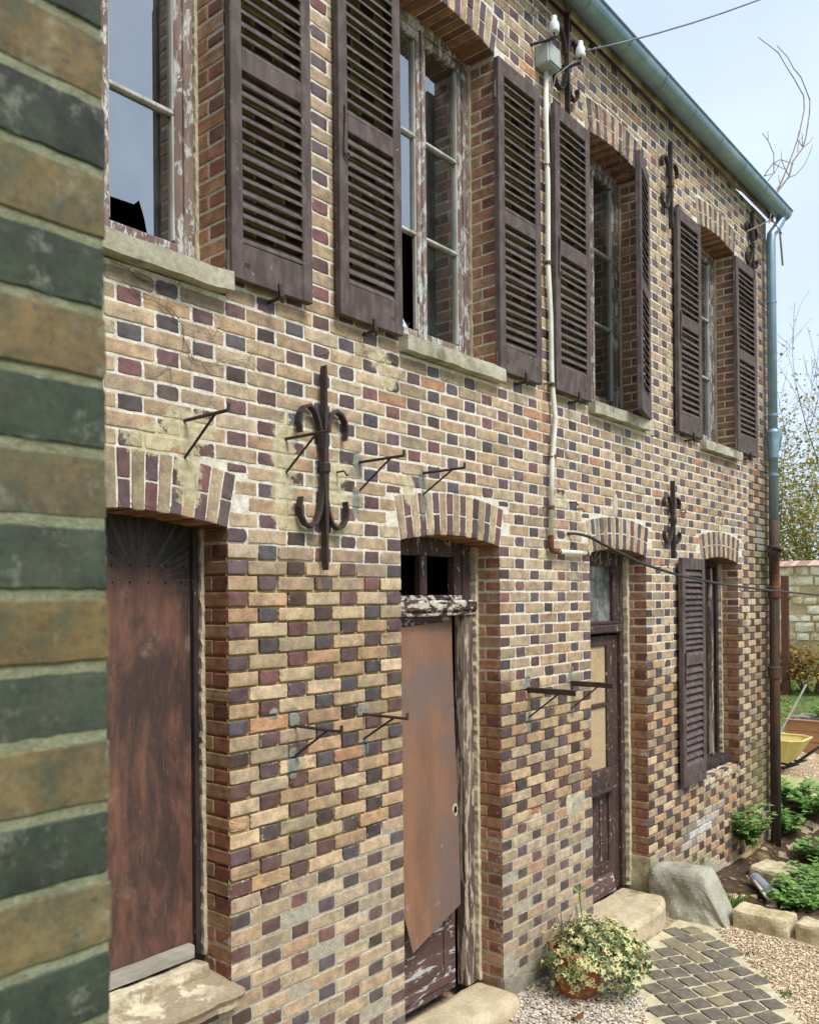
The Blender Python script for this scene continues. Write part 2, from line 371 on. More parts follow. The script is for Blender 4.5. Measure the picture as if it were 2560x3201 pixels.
def tan_col(x, z):
    c = shade(R.choice(TAN), KT, .15)
    if z > -.35: c = tuple(.80*p+.20*q for p, q in zip(c, (.50, .40, .30)))
    t = R.random()
    if t < .045: c = shade(lin(206, 152, 110), KT)
    elif t < .10: c = shade(lin(176, 158, 124), KT)
    return c
def salt(x, z): return max(0., 1-math.hypot((x-5.25)/.55, (z+2.38-(x-5.25)*.18)/.13))
bricks = []      # (area, builder args)
house = thing('brick_house', 'two-storey patterned brick house with brown louvred shutters and zinc gutter', 'house', ((XL+XR)/2, .1, -2.8))
def seen(x, z, y=0.):
    u, v, d = project((x, y, z))
    if d <= 0 or not (352 < u < 2400 and 0 < v < 3201): return False
    D = np.array((x, y, z))-CAM; t = (-.07-CAM[1])/D[1]; P = CAM+D*t
    return not any(a < P[0] < b and c < P[2] < e for a, b, c, e in SHUT)
def area(x0, x1, z0, z1):
    P = [project((x, 0, z))[:2] for x, z in ((x0, z0), (x1, z0), (x1, z1), (x0, z1))]
    return .5*abs(sum(P[i][0]*P[(i+1) % 4][1]-P[(i+1) % 4][0]*P[i][1] for i in range(4)))
edges_l = {round(o['x1'], 3) for o in OPEN}; edges_r = {round(o['x0'], 3) for o in OPEN}
for k in range(-53, 41):
    zt = -k*CH; zb = zt-.0598; zm = (zt+zb)/2; bl = blocked(zm); odd = k % 2
    wob = .0012*math.sin(k*2.1)
    cells = []
    x = -6*PER+(PER/2 if odd else 0)
    while x < XR+.1:
        cells += [(x, x+.105, 'H'), (x+.115, x+.335, 'S')]; x += PER
    infill = zm < -1.975
    for (a, b, ty) in cells:
        a = max(a, XL); b = min(b, XR)
        if b-a < .03: continue
        bb = list(bl)
        if infill: bb.append((5.275, 6.215))
        for (p, q) in subtract((a, b), bb):
            if q-p < .03: continue
            z0, z1 = zb, zt; xm = (p+q)/2
            for o in OPEN:
                xc, zc = arc_c(o)
                if abs(xm-xc) < (AR+AT)*math.sin(ATH)+.02 and o['zs'] < z1 < o['zs']+.6:
                    z0 = max(z0, max(extrados(o, xc+max(-.51, min(.51, t-xc))) for t in (p, xm, q))+.008)
            if z1-z0 < .014: continue
            bricks.append((p, q, z0, z1, ty, k, 0.))
    if infill:
        x = 5.285-(.16 if odd else 0.02)
        while x < 6.2:
            for (a, b, ty) in ((x, x+.21, 'S'), (x+.22, x+.322, 'H')):
                a2, b2 = max(a, 5.287), min(b, 6.203)
                if b2-a2 > .03: bricks.append((a2, b2, zb, zt, ty, k, .007))
            x += .332
vis = sorted([(area(p, q, z0, z1), i) for i, (p, q, z0, z1, ty, k, s) in enumerate(bricks) if seen((p+q)/2, (z0+z1)/2)], reverse=True)[:300]
near = {i for _, i in vis}
# mortar sheet of the facade
xs = [XL]
for a, b in [(XL, -.93), (-.93, 0), (0, 1.14), (1.14, 2.07), (2.07, 3.21), (3.21, 4.14), (4.14, 5.28), (5.28, 6.21), (6.21, XR)]:
    nn = max(2, round((b-a)/.055)); xs += [a+(b-a)*(i+1)/nn for i in range(nn)]
zs_ = [ZB]
for a, b in [(ZB, -1.98), (-1.98, 0), (0, 1.0), (1.0, 3.042), (3.042, ZT)]:
    nn = max(2, round((b-a)/.035)); zs_ += [a+(b-a)*(i+1)/nn for i in range(nn)]
mb = MB(); idx = {}
WHITE, OCHRE, GREY = (.82, .78, .68), (.54, .42, .20), (.46, .43, .34)  # OCHRE puts warm bounce light in the recessed joints into the mortar colour
def mvert(i, j):
    if (i, j) not in idx:
        x, z = xs[i], zs_[j]; d, a, b = recess(x, z)
        onedge = any(abs(x-e) < 1e-6 for o in OPEN for e in (o['x0'], o['x1']))
        idx[i, j] = len(mb.v); mb.v.append((x, d+(.0 if onedge else .0014*R.uniform(-1, 1)), z))
    return idx[i, j]
for i in range(len(xs)-1):
    for j in range(len(zs_)-1):
        xm, zm = (xs[i]+xs[i+1])/2, (zs_[j]+zs_[j+1])/2; skip = False
        for o in OPEN:
            if o['x0'] < xm < o['x1'] and o['zb'] < zm:
                if zm < o['zs'] or (zs_[j] < max(intrados(o, xs[i]), intrados(o, xs[i+1]))+.001 and zm < o['zs']+.2): skip = True
        if skip: continue
        d, a, b = recess(xm, zm); s = salt(xm, zm)
        c = [WHITE[q]*(1-a)*(1-b)+OCHRE[q]*a+GREY[q]*b*(1-a) for q in range(3)]
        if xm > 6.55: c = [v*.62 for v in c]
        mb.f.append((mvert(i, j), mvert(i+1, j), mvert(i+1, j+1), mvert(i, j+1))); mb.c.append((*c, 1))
# reveals, end wall and back of the wall
for o in OPEN:
    for X, sgn in ((o['x1'], 1), (o['x0'], -1)):
        nz = round((o['zs']-o['zb'])/.07)
        for j in range(nz):
            z0 = o['zb']+(o['zs']-o['zb'])*j/nz; z1 = o['zb']+(o['zs']-o['zb'])*(j+1)/nz
            d, a, b = recess(X+sgn*.02, (z0+z1)/2); q = sgn*max(.003, d*.8)
            c = [WHITE[t]*.85*(1-a)*(1-b)+OCHRE[t]*a+GREY[t]*b*(1-a) for t in range(3)]
            mb.add([(X+q, d, z0), (X+q, .36, z0), (X+q, .36, z1), (X+q, d, z1)], [(0, 1, 2, 3)], (*c, 1))
mb.add([(XR, .0, ZB), (XR, 4.6, ZB), (XR, 4.6, ZT), (XR, 0, ZT)], [(0, 1, 2, 3)], (*TAN[2], 1))
mb.add([(XL, 4.6, ZB), (XR, 4.6, ZB), (XR, 4.6, ZT), (XL, 4.6, ZT)], [(0, 1, 2, 3)], (*TAN[2], 1))
wall = mb.build('wall', M_mortar, house); 
rest = MB()
def emit_brick(mb, p, q, z0, z1, ty, k, setback, per):
    xm, zm = (p+q)/2, (z0+z1)/2; _, ra, rb = recess(xm, zm); odd = k % 2
    cF = tan_col(xm, zm) if ty == 'S' else shade(R.choice(DARK), KD*(1.06 if zm > -.35 else .92), .16)
    sm = .04+.24*R.random()**2
    for (px, pz, sx, sz) in PATCH:
        if math.hypot((xm-px)/sx, (zm-pz)/sz) < 1: sm += .35
    if rb > .5: sm = .22+.22*R.random(); w_ = .16 if ty == 'S' else .05; sm *= 1. if ty == 'S' else .6; cF = tuple((1-w_)*c+w_*g for c, g in zip(cF, (.50, .45, .35)))
    rough = 0.
    t = R.random()
    if zm < -1.2 and t < (.02 if zm > -1.6 else .09) and xm < 3.3: rough = R.uniform(.003, .008); cF = shade(R.choice(SPALL), .80); sm = .05
    s = salt(xm, zm)
    if s > 0: w_ = min(1., s*1.6)*R.uniform(.4, 1); cF = tuple(c*(1-w_)+v*w_ for c, v in zip(cF, (.72, .70, .66)))
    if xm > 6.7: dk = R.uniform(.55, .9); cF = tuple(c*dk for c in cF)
    if zm > 3.35: dk = R.uniform(.7, .95); cF = tuple(c*dk for c in cF)  # bricks under the eave darkened for the shade of the gutter
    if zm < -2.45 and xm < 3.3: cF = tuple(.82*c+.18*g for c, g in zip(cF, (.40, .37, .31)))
    yf = setback+R.uniform(-.0015, .0015)
    d = .06; cS = None
    el, er = any(abs(p-e) < .002 for e in edges_l), any(abs(q-e) < .012 for e in edges_r)
    inside = any(o['zb']-.02 < zm < o['zs'] for o in OPEN if abs(o['x1']-p) < .002 or abs(o['x0']-q) < .012)
    if (el or er) and inside:
        d = .105 if odd else .205
        cS = shade(R.choice(RED if odd else BROWN), .84)
        if er: q = [e for e in edges_r if abs(q-e) < .012][0]
    if not ((el or er) and inside): p += R.uniform(-.0025, .0025); q += R.uniform(-.0025, .0025)
    z0 += R.uniform(-.0015, .0015); z1 += R.uniform(-.0015, .0015); tilt = R.uniform(-.006, .006)
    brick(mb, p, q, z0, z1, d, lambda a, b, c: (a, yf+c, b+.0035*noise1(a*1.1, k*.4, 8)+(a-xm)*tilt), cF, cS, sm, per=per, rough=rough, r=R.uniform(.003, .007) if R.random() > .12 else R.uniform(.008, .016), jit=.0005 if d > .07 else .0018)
    if (el or er) and inside and odd:
        X = p if el else q; sg = 1 if el else -1
        brick(rest, .117, .205, z0, z1, .05, lambda a, b, c: (X+sg*c, a, b), shade(R.choice(BROWN), .84), None, sm, per=0)
for i, args in enumerate(bricks):
    if i in near:
        m1 = MB(); emit_brick(m1, *args, 3); m1.build('brick', M_brick, wall)
    else: emit_brick(rest, *args, 1)
stuff(rest.build('brickwork', M_brick, wall))
# flat segmental arches, every voussoir a piece
for o in OPEN:
    xc, zc = arc_c(o); NV = 16; mb = MB()
    vs, fs = [], []
    for i in range(NV+1):
        t = -ATH+2*ATH*i/NV
        for rr in (AR+.003, AR+AT-.003):
            for y in (.005, .2): vs.append((xc+rr*math.sin(t), y, zc+rr*math.cos(t)))
    for i in range(NV):
        q = i*4; fs += [(q, q+4, q+6, q+2), (q, q+1, q+5, q+4), (q+2, q+6, q+7, q+3)]
    mb.add(vs, fs, (*[c*.95 for c in WHITE], 1)); arch = mb.build('arch', M_mortar, house)
    for i in range(NV):
        t = -ATH+2*ATH*(i+.5)/NV; hw = AR*ATH/NV
        st, ct = math.sin(t), math.cos(t)
        yj = R.uniform(-.003, .001)
        def MP(a, b, c, st=st, ct=ct, yj=yj):
            k = b/AR; return (xc+b*st+a*k*ct, c+yj, zc+b*ct-a*k*st)
        e = hw-.0035
        lo = AR-R.uniform(0, .004)
        if i % 2 == 0:
            m1 = MB(); brick(m1, -e, e, lo, AR+AT, .2, MP, tan_col(xc, o['zs']), shade(R.choice(BROWN), .72), .1, per=2); m1.build('voussoir', M_brick, arch)
        else:
            for (b0, b1) in ((lo, AR+.112), (AR+.12, AR+AT)):
                m1 = MB(); cc = shade(R.choice(DARK), KD, .14); brick(m1, -e, e, b0, b1, .2, MP, cc, shade(R.choice(RED), .6), .1, per=1); m1.build('voussoir', M_brick, arch)
# the projecting wing close to the camera
WX, WY = -1.863, -2.202
wing = thing('brick_wing', 'brick wall corner with painted green reflection, alternating green-grey and tan bricks', 'wall', (WX-.6, WY+.6, -2.8))
mb = MB(); XW = WX-1.5
GM = (.25, .26, .165)
for (A, B_) in (((XW, WY+.002), (WX-.002, WY+.002)), ((WX-.002, WY+.002), (WX-.002, -.0))):
    mb.add([(*A, -2.95), (*B_, -2.95), (*B_, ZT), (*A, ZT)], [(0, 1, 2, 3)], (*GM, 1))
wwall = mb.build('wall', M_mortar, wing)
WT = [lin(160, 134, 94), lin(150, 122, 84), lin(164, 140, 102), lin(150, 126, 92)]; WD = [lin(80, 88, 78), lin(72, 80, 72), lin(88, 96, 86), lin(70, 72, 68)]  # dark headers carry the green reflection in their colour
restw = MB()
for k in range(-58, 36):
    zt = -.312-k*CH; zb = zt-.0598
    dark = k % 2
    ln = .128 if dark else .22
    cF = shade(R.choice(WD if dark else WT), .95, .12); cS = shade(R.choice(WT if dark else DARK), .8)
    m1 = MB()
    u, v, d_ = project((WX, WY, (zt+zb)/2)); vis_ = -300 < v < 3500
    yj = R.uniform(-.0015, .0015)
    MPw = lambda a, b, c: (a, WY+yj+c, b)
    tgt = m1 if vis_ else restw
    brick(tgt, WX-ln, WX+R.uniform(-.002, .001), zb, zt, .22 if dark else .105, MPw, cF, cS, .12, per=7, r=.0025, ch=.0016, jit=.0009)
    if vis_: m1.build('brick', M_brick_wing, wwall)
    x = WX-ln-.012
    while x > XW+.02:
        for q, cc in (((.22, WT) if dark else (.105, WD)), ((.105, WD) if dark else (.22, WT))):
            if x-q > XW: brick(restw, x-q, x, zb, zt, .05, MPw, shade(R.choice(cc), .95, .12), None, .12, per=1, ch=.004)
            x -= q+.012
    y = WY+(.22 if dark else .105)+.012
    while y < -.1:
        for q in ((.105, .22) if dark else (.22, .105)):
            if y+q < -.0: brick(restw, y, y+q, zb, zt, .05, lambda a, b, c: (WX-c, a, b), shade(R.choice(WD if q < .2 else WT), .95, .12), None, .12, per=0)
            y += q+.012
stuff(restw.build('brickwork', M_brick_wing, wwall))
# ------------------------------------------------------------------ more materials
M_shutter = flaky('shutter_paint', lin(104, 91, 87), lin(84, 71, 68), lin(176, 166, 158), .35, 42, (1, 1, .5), .75)
M_frame = flaky('casement_paint', lin(126, 106, 98), lin(146, 124, 114), lin(208, 207, 202), .64, 26)
M_frame_dark = flaky('door_paint', lin(72, 55, 52), lin(84, 64, 60), lin(190, 186, 178), .44, 38)
M_frame_black = flaky('old_dark_frame', lin(50, 42, 42), lin(70, 58, 56), lin(176, 168, 152), .34, 30)
M_transom = flaky('peeling_transom_paint', lin(84, 60, 58), lin(70, 50, 50), lin(212, 204, 184), .70, 16, (.6, 1, 1.3))
M_post = flaky('weathered_post_paint', lin(86, 66, 64), lin(112, 96, 88), lin(196, 182, 156), .64, 26, (1, 1, .12))
M_putty = flaky('flaking_white_bar', lin(196, 196, 190), lin(168, 162, 150), lin(110, 84, 74), .3, 22)
M_lowdoor = flaky('worn_lower_door', lin(104, 80, 74), lin(88, 66, 62), lin(196, 194, 190), .55, 16, (.3, 1, 1.4))
M_stone = surf('limestone', lin(196, 190, 168), lin(168, 162, 140), 5, lin(112, 114, 92), 3.2, (.52, .68), .92, .7, .008, 22)
M_step = surf('step_stone', lin(206, 190, 158), lin(184, 168, 138), 6, lin(132, 128, 90), 3.0, (.56, .70), .9, .5, .006, 26)
M_sillpaint = surf('painted_sill', lin(222, 212, 182), lin(188, 174, 148), 9, lin(164, 148, 124), 4, (.48, .54), .88, .6, .006, 24)
M_boulder = surf('grey_boulder', lin(176, 172, 154), lin(148, 144, 128), 6, lin(124, 128, 96), 2.6, (.52, .68), .92, .6, .008, 22)
M_cement = surf('cement_patch', lin(186, 176, 140), lin(166, 156, 124), 7, lin(150, 140, 100), 4, (.5, .65), .95, .7, .006, 30)
M_cement_grey = surf('grey_cement', lin(152, 146, 128), lin(132, 126, 110), 9, lin(166, 160, 142), 5, (.5, .65), .95, .7, .006, 30)
M_caulk = surf('cream_caulk', lin(206, 196, 168), lin(184, 172, 146), 12, None, rough=.92, bs=.7, bd=.006, bscale=30)
M_greywood = surf('grey_wood', lin(176, 170, 158), lin(152, 146, 134), 14, None, rough=.85, stretch=(.2, 1, 1), bs=.4)
M_hard = surf('hardboard', lin(196, 172, 136), lin(182, 158, 122), 40, lin(168, 148, 116), 6, (.5, .7), .85, .3, .002, 200)
M_iron = surf('wrought_iron', lin(74, 62, 58), lin(60, 50, 48), 16, lin(104, 78, 60), 9, (.55, .75), .6, .5, .003, 70, metal=.25, spec=.5)
M_zinc = surf('zinc', lin(146, 170, 184), lin(132, 158, 174), 5, lin(166, 184, 194), 3, (.5, .7), .42, .05, .001, 20, metal=.55, spec=.5, fine=.06)
M_rustpipe = surf('rusty_cast_iron', lin(88, 74, 64), lin(72, 62, 54), 12, lin(120, 70, 52), 4, (.5, .68), .75, .5, .003, 60, stretch=(1, 1, .3), metal=.1)
M_white = surf('white_conduit', lin(232, 232, 222), lin(214, 212, 196), 7, lin(190, 160, 120), 4.5, (.6, .75), .55, .15, .002, 50, fine=.1)
M_rust = surf('rust', lin(116, 74, 54), lin(86, 58, 46), 20, None, rough=.85, bs=.5)
M_porcelain = surf('porcelain', lin(236, 238, 236), lin(222, 226, 226), 9, None, rough=.25, bs=.05, fine=.05, spec=.5)
M_boxgrey = surf('grey_box', lin(176, 184, 180), lin(160, 168, 164), 9, None, rough=.5, bs=.1, fine=.08)
M_cable = surf('black_cable', lin(58, 60, 62), lin(48, 50, 52), 9, None, rough=.5, bs=.1)
M_wire = surf('grey_wire', lin(130, 136, 142), lin(116, 122, 128), 9, None, rough=.5, bs=.1)
M_dark = surf('interior_plaster', lin(70, 66, 60), lin(56, 52, 48), 4, None, rough=.95)
M_hole = surf('hole_shadow', (.01, .009, .008), (.012, .01, .01), 4, None, rough=1.)
M_fascia = flaky('fascia_paint', lin(196, 182, 166), lin(150, 120, 110), lin(110, 92, 86), .45, 9, (1, 1, 1))
M_twig = surf('dry_twig', lin(150, 134, 112), lin(120, 104, 88), 20, None, rough=.9, bs=.3)
M_twig_dark = surf('dark_twig', lin(110, 92, 80), lin(88, 74, 66), 20, None, rough=.9, bs=.3)
M_tile = surf('roof_tile', lin(128, 84, 68), lin(104, 72, 62), 6, lin(96, 100, 80), 3, (.55, .7), .9, .5)
def board_material():
    m, n, b = new_mat('stained_board'); v = pos(n, (1, 1, .22)); p = pos(n)
    c = mix(n, ramp(n, noise(n, v, 26, 6, .6), .3, .7), lin(122, 84, 70), lin(94, 68, 58))
    c = mix(n, ramp(n, noise(n, pos(n, (1, 1, .45)), 3.4, 8, .66, .5), .42, .58, 0, .85), c, lin(60, 50, 47))
    c = mix(n, ramp(n, noise(n, p, 5, 5, .6), .58, .75, 0, .35), c, lin(168, 150, 134))
    sep = nd(n, 'ShaderNodeSeparateXYZ'); n.links.new(p, sep.inputs['Vector'])
    zz = mth(n, 'ADD', sep.outputs['Z'], mth(n, 'MULTIPLY', noise(n, v, 9, 4), .25))
    c = mix(n, ramp(n, zz, 2.60, 2.86, 0, .9), c, (.014, .014, .015))        # board goes near black towards the top
    c = mix(n, ramp(n, noise(n, pos(n, (1, 1, .05)), 160, 5, .7), .56, .72, 0, .35), c, lin(150, 128, 112))
    c = mix(n, ramp(n, noise(n, v, 120, 3, .7), .66, .72, 0, .3), c, lin(190, 170, 150))
    dx = mth(n, 'ADD', sep.outputs['X'], .30); dz = mth(n, 'SUBTRACT', sep.outputs['Z'], GZ-.24)      # fan of pale radial strokes
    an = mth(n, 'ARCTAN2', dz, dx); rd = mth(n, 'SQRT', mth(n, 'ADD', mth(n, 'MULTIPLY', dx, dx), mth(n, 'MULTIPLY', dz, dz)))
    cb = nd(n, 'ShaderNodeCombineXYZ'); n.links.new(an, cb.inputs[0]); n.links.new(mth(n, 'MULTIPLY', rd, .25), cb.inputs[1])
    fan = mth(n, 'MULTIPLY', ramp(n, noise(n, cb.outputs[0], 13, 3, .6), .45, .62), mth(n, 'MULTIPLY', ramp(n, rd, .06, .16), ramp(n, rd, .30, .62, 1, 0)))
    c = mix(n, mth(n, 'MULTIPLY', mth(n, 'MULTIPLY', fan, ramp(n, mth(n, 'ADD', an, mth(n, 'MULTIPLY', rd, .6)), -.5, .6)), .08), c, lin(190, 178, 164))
    n.links.new(c, b.inputs['Base Color']); b.inputs['Roughness'].default_value = .55; b.inputs['Specular IOR Level'].default_value = .35
    bump(n, b, noise(n, v, 60, 5, .6), .25, .002); return m
def ply_material():
    m, n, b = new_mat('brown_ply_sheet'); v = pos(n, (1, 1, .3)); p = pos(n)
    c = mix(n, ramp(n, noise(n, v, 7, 6, .55), .3, .7), lin(142, 104, 80), lin(122, 90, 70))
    c = mix(n, ramp(n, noise(n, p, 1.9, 5, .6), .42, .62, 0, .9), c, lin(116, 98, 92))
    c = mix(n, ramp(n, noise(n, p, 5, 7, .7, .7), .60, .74, 0, .55), c, lin(196, 186, 176))
    c = mix(n, ramp(n, noise(n, pos(n, (1, 1, .04)), 90, 5, .7), .5, .75, 0, .35), c, lin(96, 70, 56))
    c = mix(n, ramp(n, noise(n, v, 55, 4, .8), .66, .70, 0, .6), c, lin(214, 206, 194))
    n.links.new(c, b.inputs['Base Color']); b.inputs['Roughness'].default_value = .5; b.inputs['Specular IOR Level'].default_value = .4
    bump(n, b, noise(n, v, 30, 5, .6), .2, .002); return m
def glass_material(name='window_glass', ior=4.2, dirt=.10):
    m, n, b = new_mat(name); n.nodes.remove(b); o = n.nodes['Material Output']
    fr = nd(n, 'ShaderNodeFresnel'); fr.inputs['IOR'].default_value = ior
    tr = nd(n, 'ShaderNodeBsdfTransparent'); tr.inputs['Color'].default_value = (.72, .78, .78, 1)
    gl = nd(n, 'ShaderNodeBsdfGlossy'); gl.inputs['Roughness'].default_value = .015; gl.inputs['Color'].default_value = (.92, .96, 1, 1)
    df = nd(n, 'ShaderNodeBsdfDiffuse'); df.inputs['Color'].default_value = (.34, .36, .34, 1)
    m1 = nd(n, 'ShaderNodeMixShader'); m2 = nd(n, 'ShaderNodeMixShader')
    n.links.new(ramp(n, noise(n, pos(n), 5, 6, .7), .35, .8, dirt*.3, dirt*2), m1.inputs[0]); n.links.new(tr.outputs[0], m1.inputs[1]); n.links.new(df.outputs[0], m1.inputs[2])
    n.links.new(fr.outputs[0], m2.inputs[0]); n.links.new(m1.outputs[0], m2.inputs[1]); n.links.new(gl.outputs[0], m2.inputs[2]); n.links.new(m2.outputs[0], o.inputs['Surface'])
    return m
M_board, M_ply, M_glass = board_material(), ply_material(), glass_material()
M_frost = glass_material('dusty_glass', 1.35, .55)
def rock(mb, x0, x1, y0, y1, z0, z1, res=.04, r=.02, amp=.008, seed=0, warp=None, fr=1.):
    """rounded rough block; warp(x,y,z)->(x,y,z) shapes it further"""
    S = ((x1-x0), (y1-y0), (z1-z0)); cn = ((x0+x1)/2, (y0+y1)/2, (z0+z1)/2)
    N = [max(2, min(48, round(s/res))) for s in S]; vid = {}; vs, fs = [], []
    r = min(r, min(S)*.49)
    def vert(p):
        key = tuple(round(q, 5) for q in p)
        if key in vid: return vid[key]
        m = [p[i]*S[i]/2 for i in range(3)]; inn = [max(-(S[i]/2-r), min(S[i]/2-r, m[i])) for i in range(3)]
        d = Vector([m[i]-inn[i] for i in range(3)]); 
        if d.length > 1e-9: d = d.normalized()*r
        q = [cn[i]+inn[i]+d[i] for i in range(3)]
        f = 9*fr
        o = [amp*noise1(q[(i+1) % 3]*f+i*3, q[(i+2) % 3]*f+q[i]*f*.6, seed+i)+amp*.45*noise1(q[(i+1) % 3]*f*2.9, q[(i+2) % 3]*f*2.7+q[i]*f*2, seed+i+5) for i in range(3)]
        q = [q[i]+o[i] for i in range(3)]
        if warp: q = warp(*q)
        vid[key] = len(vs); vs.append(tuple(q)); return vid[key]
    for ax in range(3):
        a, b = (ax+1) % 3, (ax+2) % 3
        for s in (-1, 1):
            for i in range(N[a]):
                for j in range(N[b]):
                    quad = []
                    for di, dj in ((0, 0), (1, 0), (1, 1), (0, 1)):
                        p = [0, 0, 0]; p[ax] = s; p[a] = -1+2*(i+di)/N[a]; p[b] = -1+2*(j+dj)/N[b]; quad.append(vert(p))
                    fs.append(tuple(quad if s > 0 else quad[::-1]))
    return mb.add(vs, fs)
def ragged(mb, x0, x1, y0, y1, z0, z1, step=.03, jit=.006):
    """vertical strip with an uneven left edge (old caulk or mortar)"""
    n = max(2, int((z1-z0)/step)); vs, fs = [], []
    for i in range(n+1):
        z = z0+(z1-z0)*i/n; j = R.uniform(-jit, jit*.4); k = R.uniform(-.003, .003)
        vs += [(x0+j, y0+k, z), (x1, y0+k, z), (x1, y1, z), (x0+j, y1, z)]
    for i in range(n):
        for q in range(4): fs.append((i*4+q, i*4+(q+1) % 4, i*4+4+(q+1) % 4, i*4+4+q))
    return mb.add(vs, fs)
def blob(mb, cx, cz, rx, rz, y=-.004, th=.006, n=28, seed=0):
    """irregular flat cement smear on the facade"""
    vs, fs = [], []
    for q, (sc_, dy) in enumerate(((1., .006), (.9, -.3*th), (.6, -th))):
        for i in range(n):
            a = 2*math.pi*i/n; rr = 1+.22*noise1(math.cos(a)*3+seed, math.sin(a)*3, seed)+.10*noise1(math.cos(a)*9, math.sin(a)*9+seed, seed*2)+R.uniform(-.05, .05)*(q == 0)
            vs.append((cx+rx*rr*sc_*math.cos(a), y+dy+R.uniform(-.0012, .0012)*(q > 0), cz+rz*rr*sc_*math.sin(a)))
    vs.append((cx, y-th, cz))
    for q in range(2):
        for i in range(n): fs.append((q*n+i, q*n+(i+1) % n, (q+1)*n+(i+1) % n, (q+1)*n+i))
    fs += [(2*n+i, 2*n+(i+1) % n, 3*n) for i in range(n)]
    return mb.add(vs, fs)
# ------------------------------------------------------------------ rooms behind the openings
mb = MB()
for z in (-2.78, .55, 3.68): mb.box(XL, XR, .36, 4.55, z-.12, z)
mb.box(XL, XR, 4.4, 4.5, -2.78, 3.68)
for x in (-.97+2*.0, .57, 2.64, 4.71): mb.box(x-.04 if x > 0 else x, x+.04 if x > 0 else x+.02, .36, 4.4, -2.78, 3.68)
mb.build('interior', M_dark, house)
# ------------------------------------------------------------------ upper casement windows
def pane(parent, x0, x1, z0, z1, y, poly=None, m=None):
    p = poly or [(x0, z0), (x1, z0), (x1, z1), (x0, z1)]
    mb = MB(); mb.add([(a, y+(R.uniform(-.0015, .0015) if len(p) == 4 else 0), b) for a, b in p], [tuple(range(len(p)))] if len(p) < 8 else [(0, 7, 6), (0, 6, 5), (0, 5, 1), (1, 5, 4), (1, 4, 2), (2, 4, 3)]); return mb.build('pane', m or M_glass, parent)
def casement(o, zb, zt, yb=.2, broken=()):
    x0, x1 = o['x0']+.012, o['x1']-.012; xc = (x0+x1)/2; mb = MB()
    for a, b in ((x0, x0+.05), (x1-.05, x1)): mb.bbox(a, b, yb, yb+.07, zb, zt, .005)
    mb.bbox(x0+.05, x1-.05, yb, yb+.07, zt-.07, zt, .005); mb.bbox(x0+.05, x1-.05, yb-.02, yb+.07, zb, zb+.05, .006)
    mb.bbox(xc-.042, xc+.042, yb+.006, yb+.06, zb+.05, zt-.07, .007)
    mb.bbox(xc-.012, xc+.012, yb-.008, yb+.02, zb+.05, zt-.07, .005)
    for a in (x0+.05, x1-.09): mb.bbox(a, a+.04, yb+.012, yb+.06, zb+.05, zt-.07, .005)
    for a, b in ((x0+.09, xc-.042), (xc+.042, x1-.09)):
        mb.bbox(a, b, yb+.012, yb+.06, zb+.05, zb+.10, .005); mb.bbox(a, b, yb+.012, yb+.06, zt-.12, zt-.07, .005)
    fr = mb.build('window_frame', M_frame, house)
    for li, (a, b) in enumerate(((x0+.09, xc-.042), (xc+.042, x1-.09))):
        lz0, lz1 = zb+.10, zt-.12; h = (lz1-lz0)/3
        for q in range(3):
            if (li, q) in broken:
                pane(fr, 0, 0, 0, 0, yb+.04, broken[li, q](a, b, lz0+q*h, lz0+(q+1)*h))
            else: pane(fr, a, b, lz0+q*h, lz0+(q+1)*h, yb+.04)
            if q: m1 = MB(); m1.bbox(a, b, yb+.018, yb+.056, lz0+q*h-.011, lz0+q*h+.011, .005, j=.001); m1.build('glazing_bar', M_putty, fr)
            for e in (a+.004, b-.004): m1 = MB(); m1.bbox(e-.006, e+.006, yb+.02, yb+.045, lz0+q*h+.012, lz0+(q+1)*h-.012, .003); m1.build('putty_bead', M_putty, fr)
    return fr
def break_w1(a, b, z0, z1): return [(a, z1), (b, z1), (b, z0), (b-.125, z0), (b-.14, z0+.07), (b-.165, z0+.14), (b-.19, z0+.115), (a, z0+.11)]
def break_w2(a, b, z0, z1): return [(a, z0+.26), (b-.05, z0), (a, z0)]
ups = [o for o in OPEN if o['zs'] > 1]
for i, o in enumerate(ups):
    fr = casement(o, 1.155, 3.10, broken={(1, 0): break_w1} if i == 0 else ({(0, 0): break_w2} if i == 1 else {}))
    mb = MB(); ragged(mb, o['x1']-.014, o['x1']+.002, .185, .23, 1.13, 3.05, .025, .006); mb.build('caulk_strip', M_caulk, house)
    mb = MB(); sl_ = lambda x, y, z: (x, y, z+(.045*(y+.06)/.26 if z > 1.05 else 0)+.004*noise1(x*5, y*4, i))
    rock(mb, o['x0']-(.0 if i else .0), o['x1']+(.005 if i != 1 else .0), -.062, .2, 1.004, 1.088, .03, .007, .005, i*3, sl_, 1.2)
    mb.build('window_sill', M_stone, house)
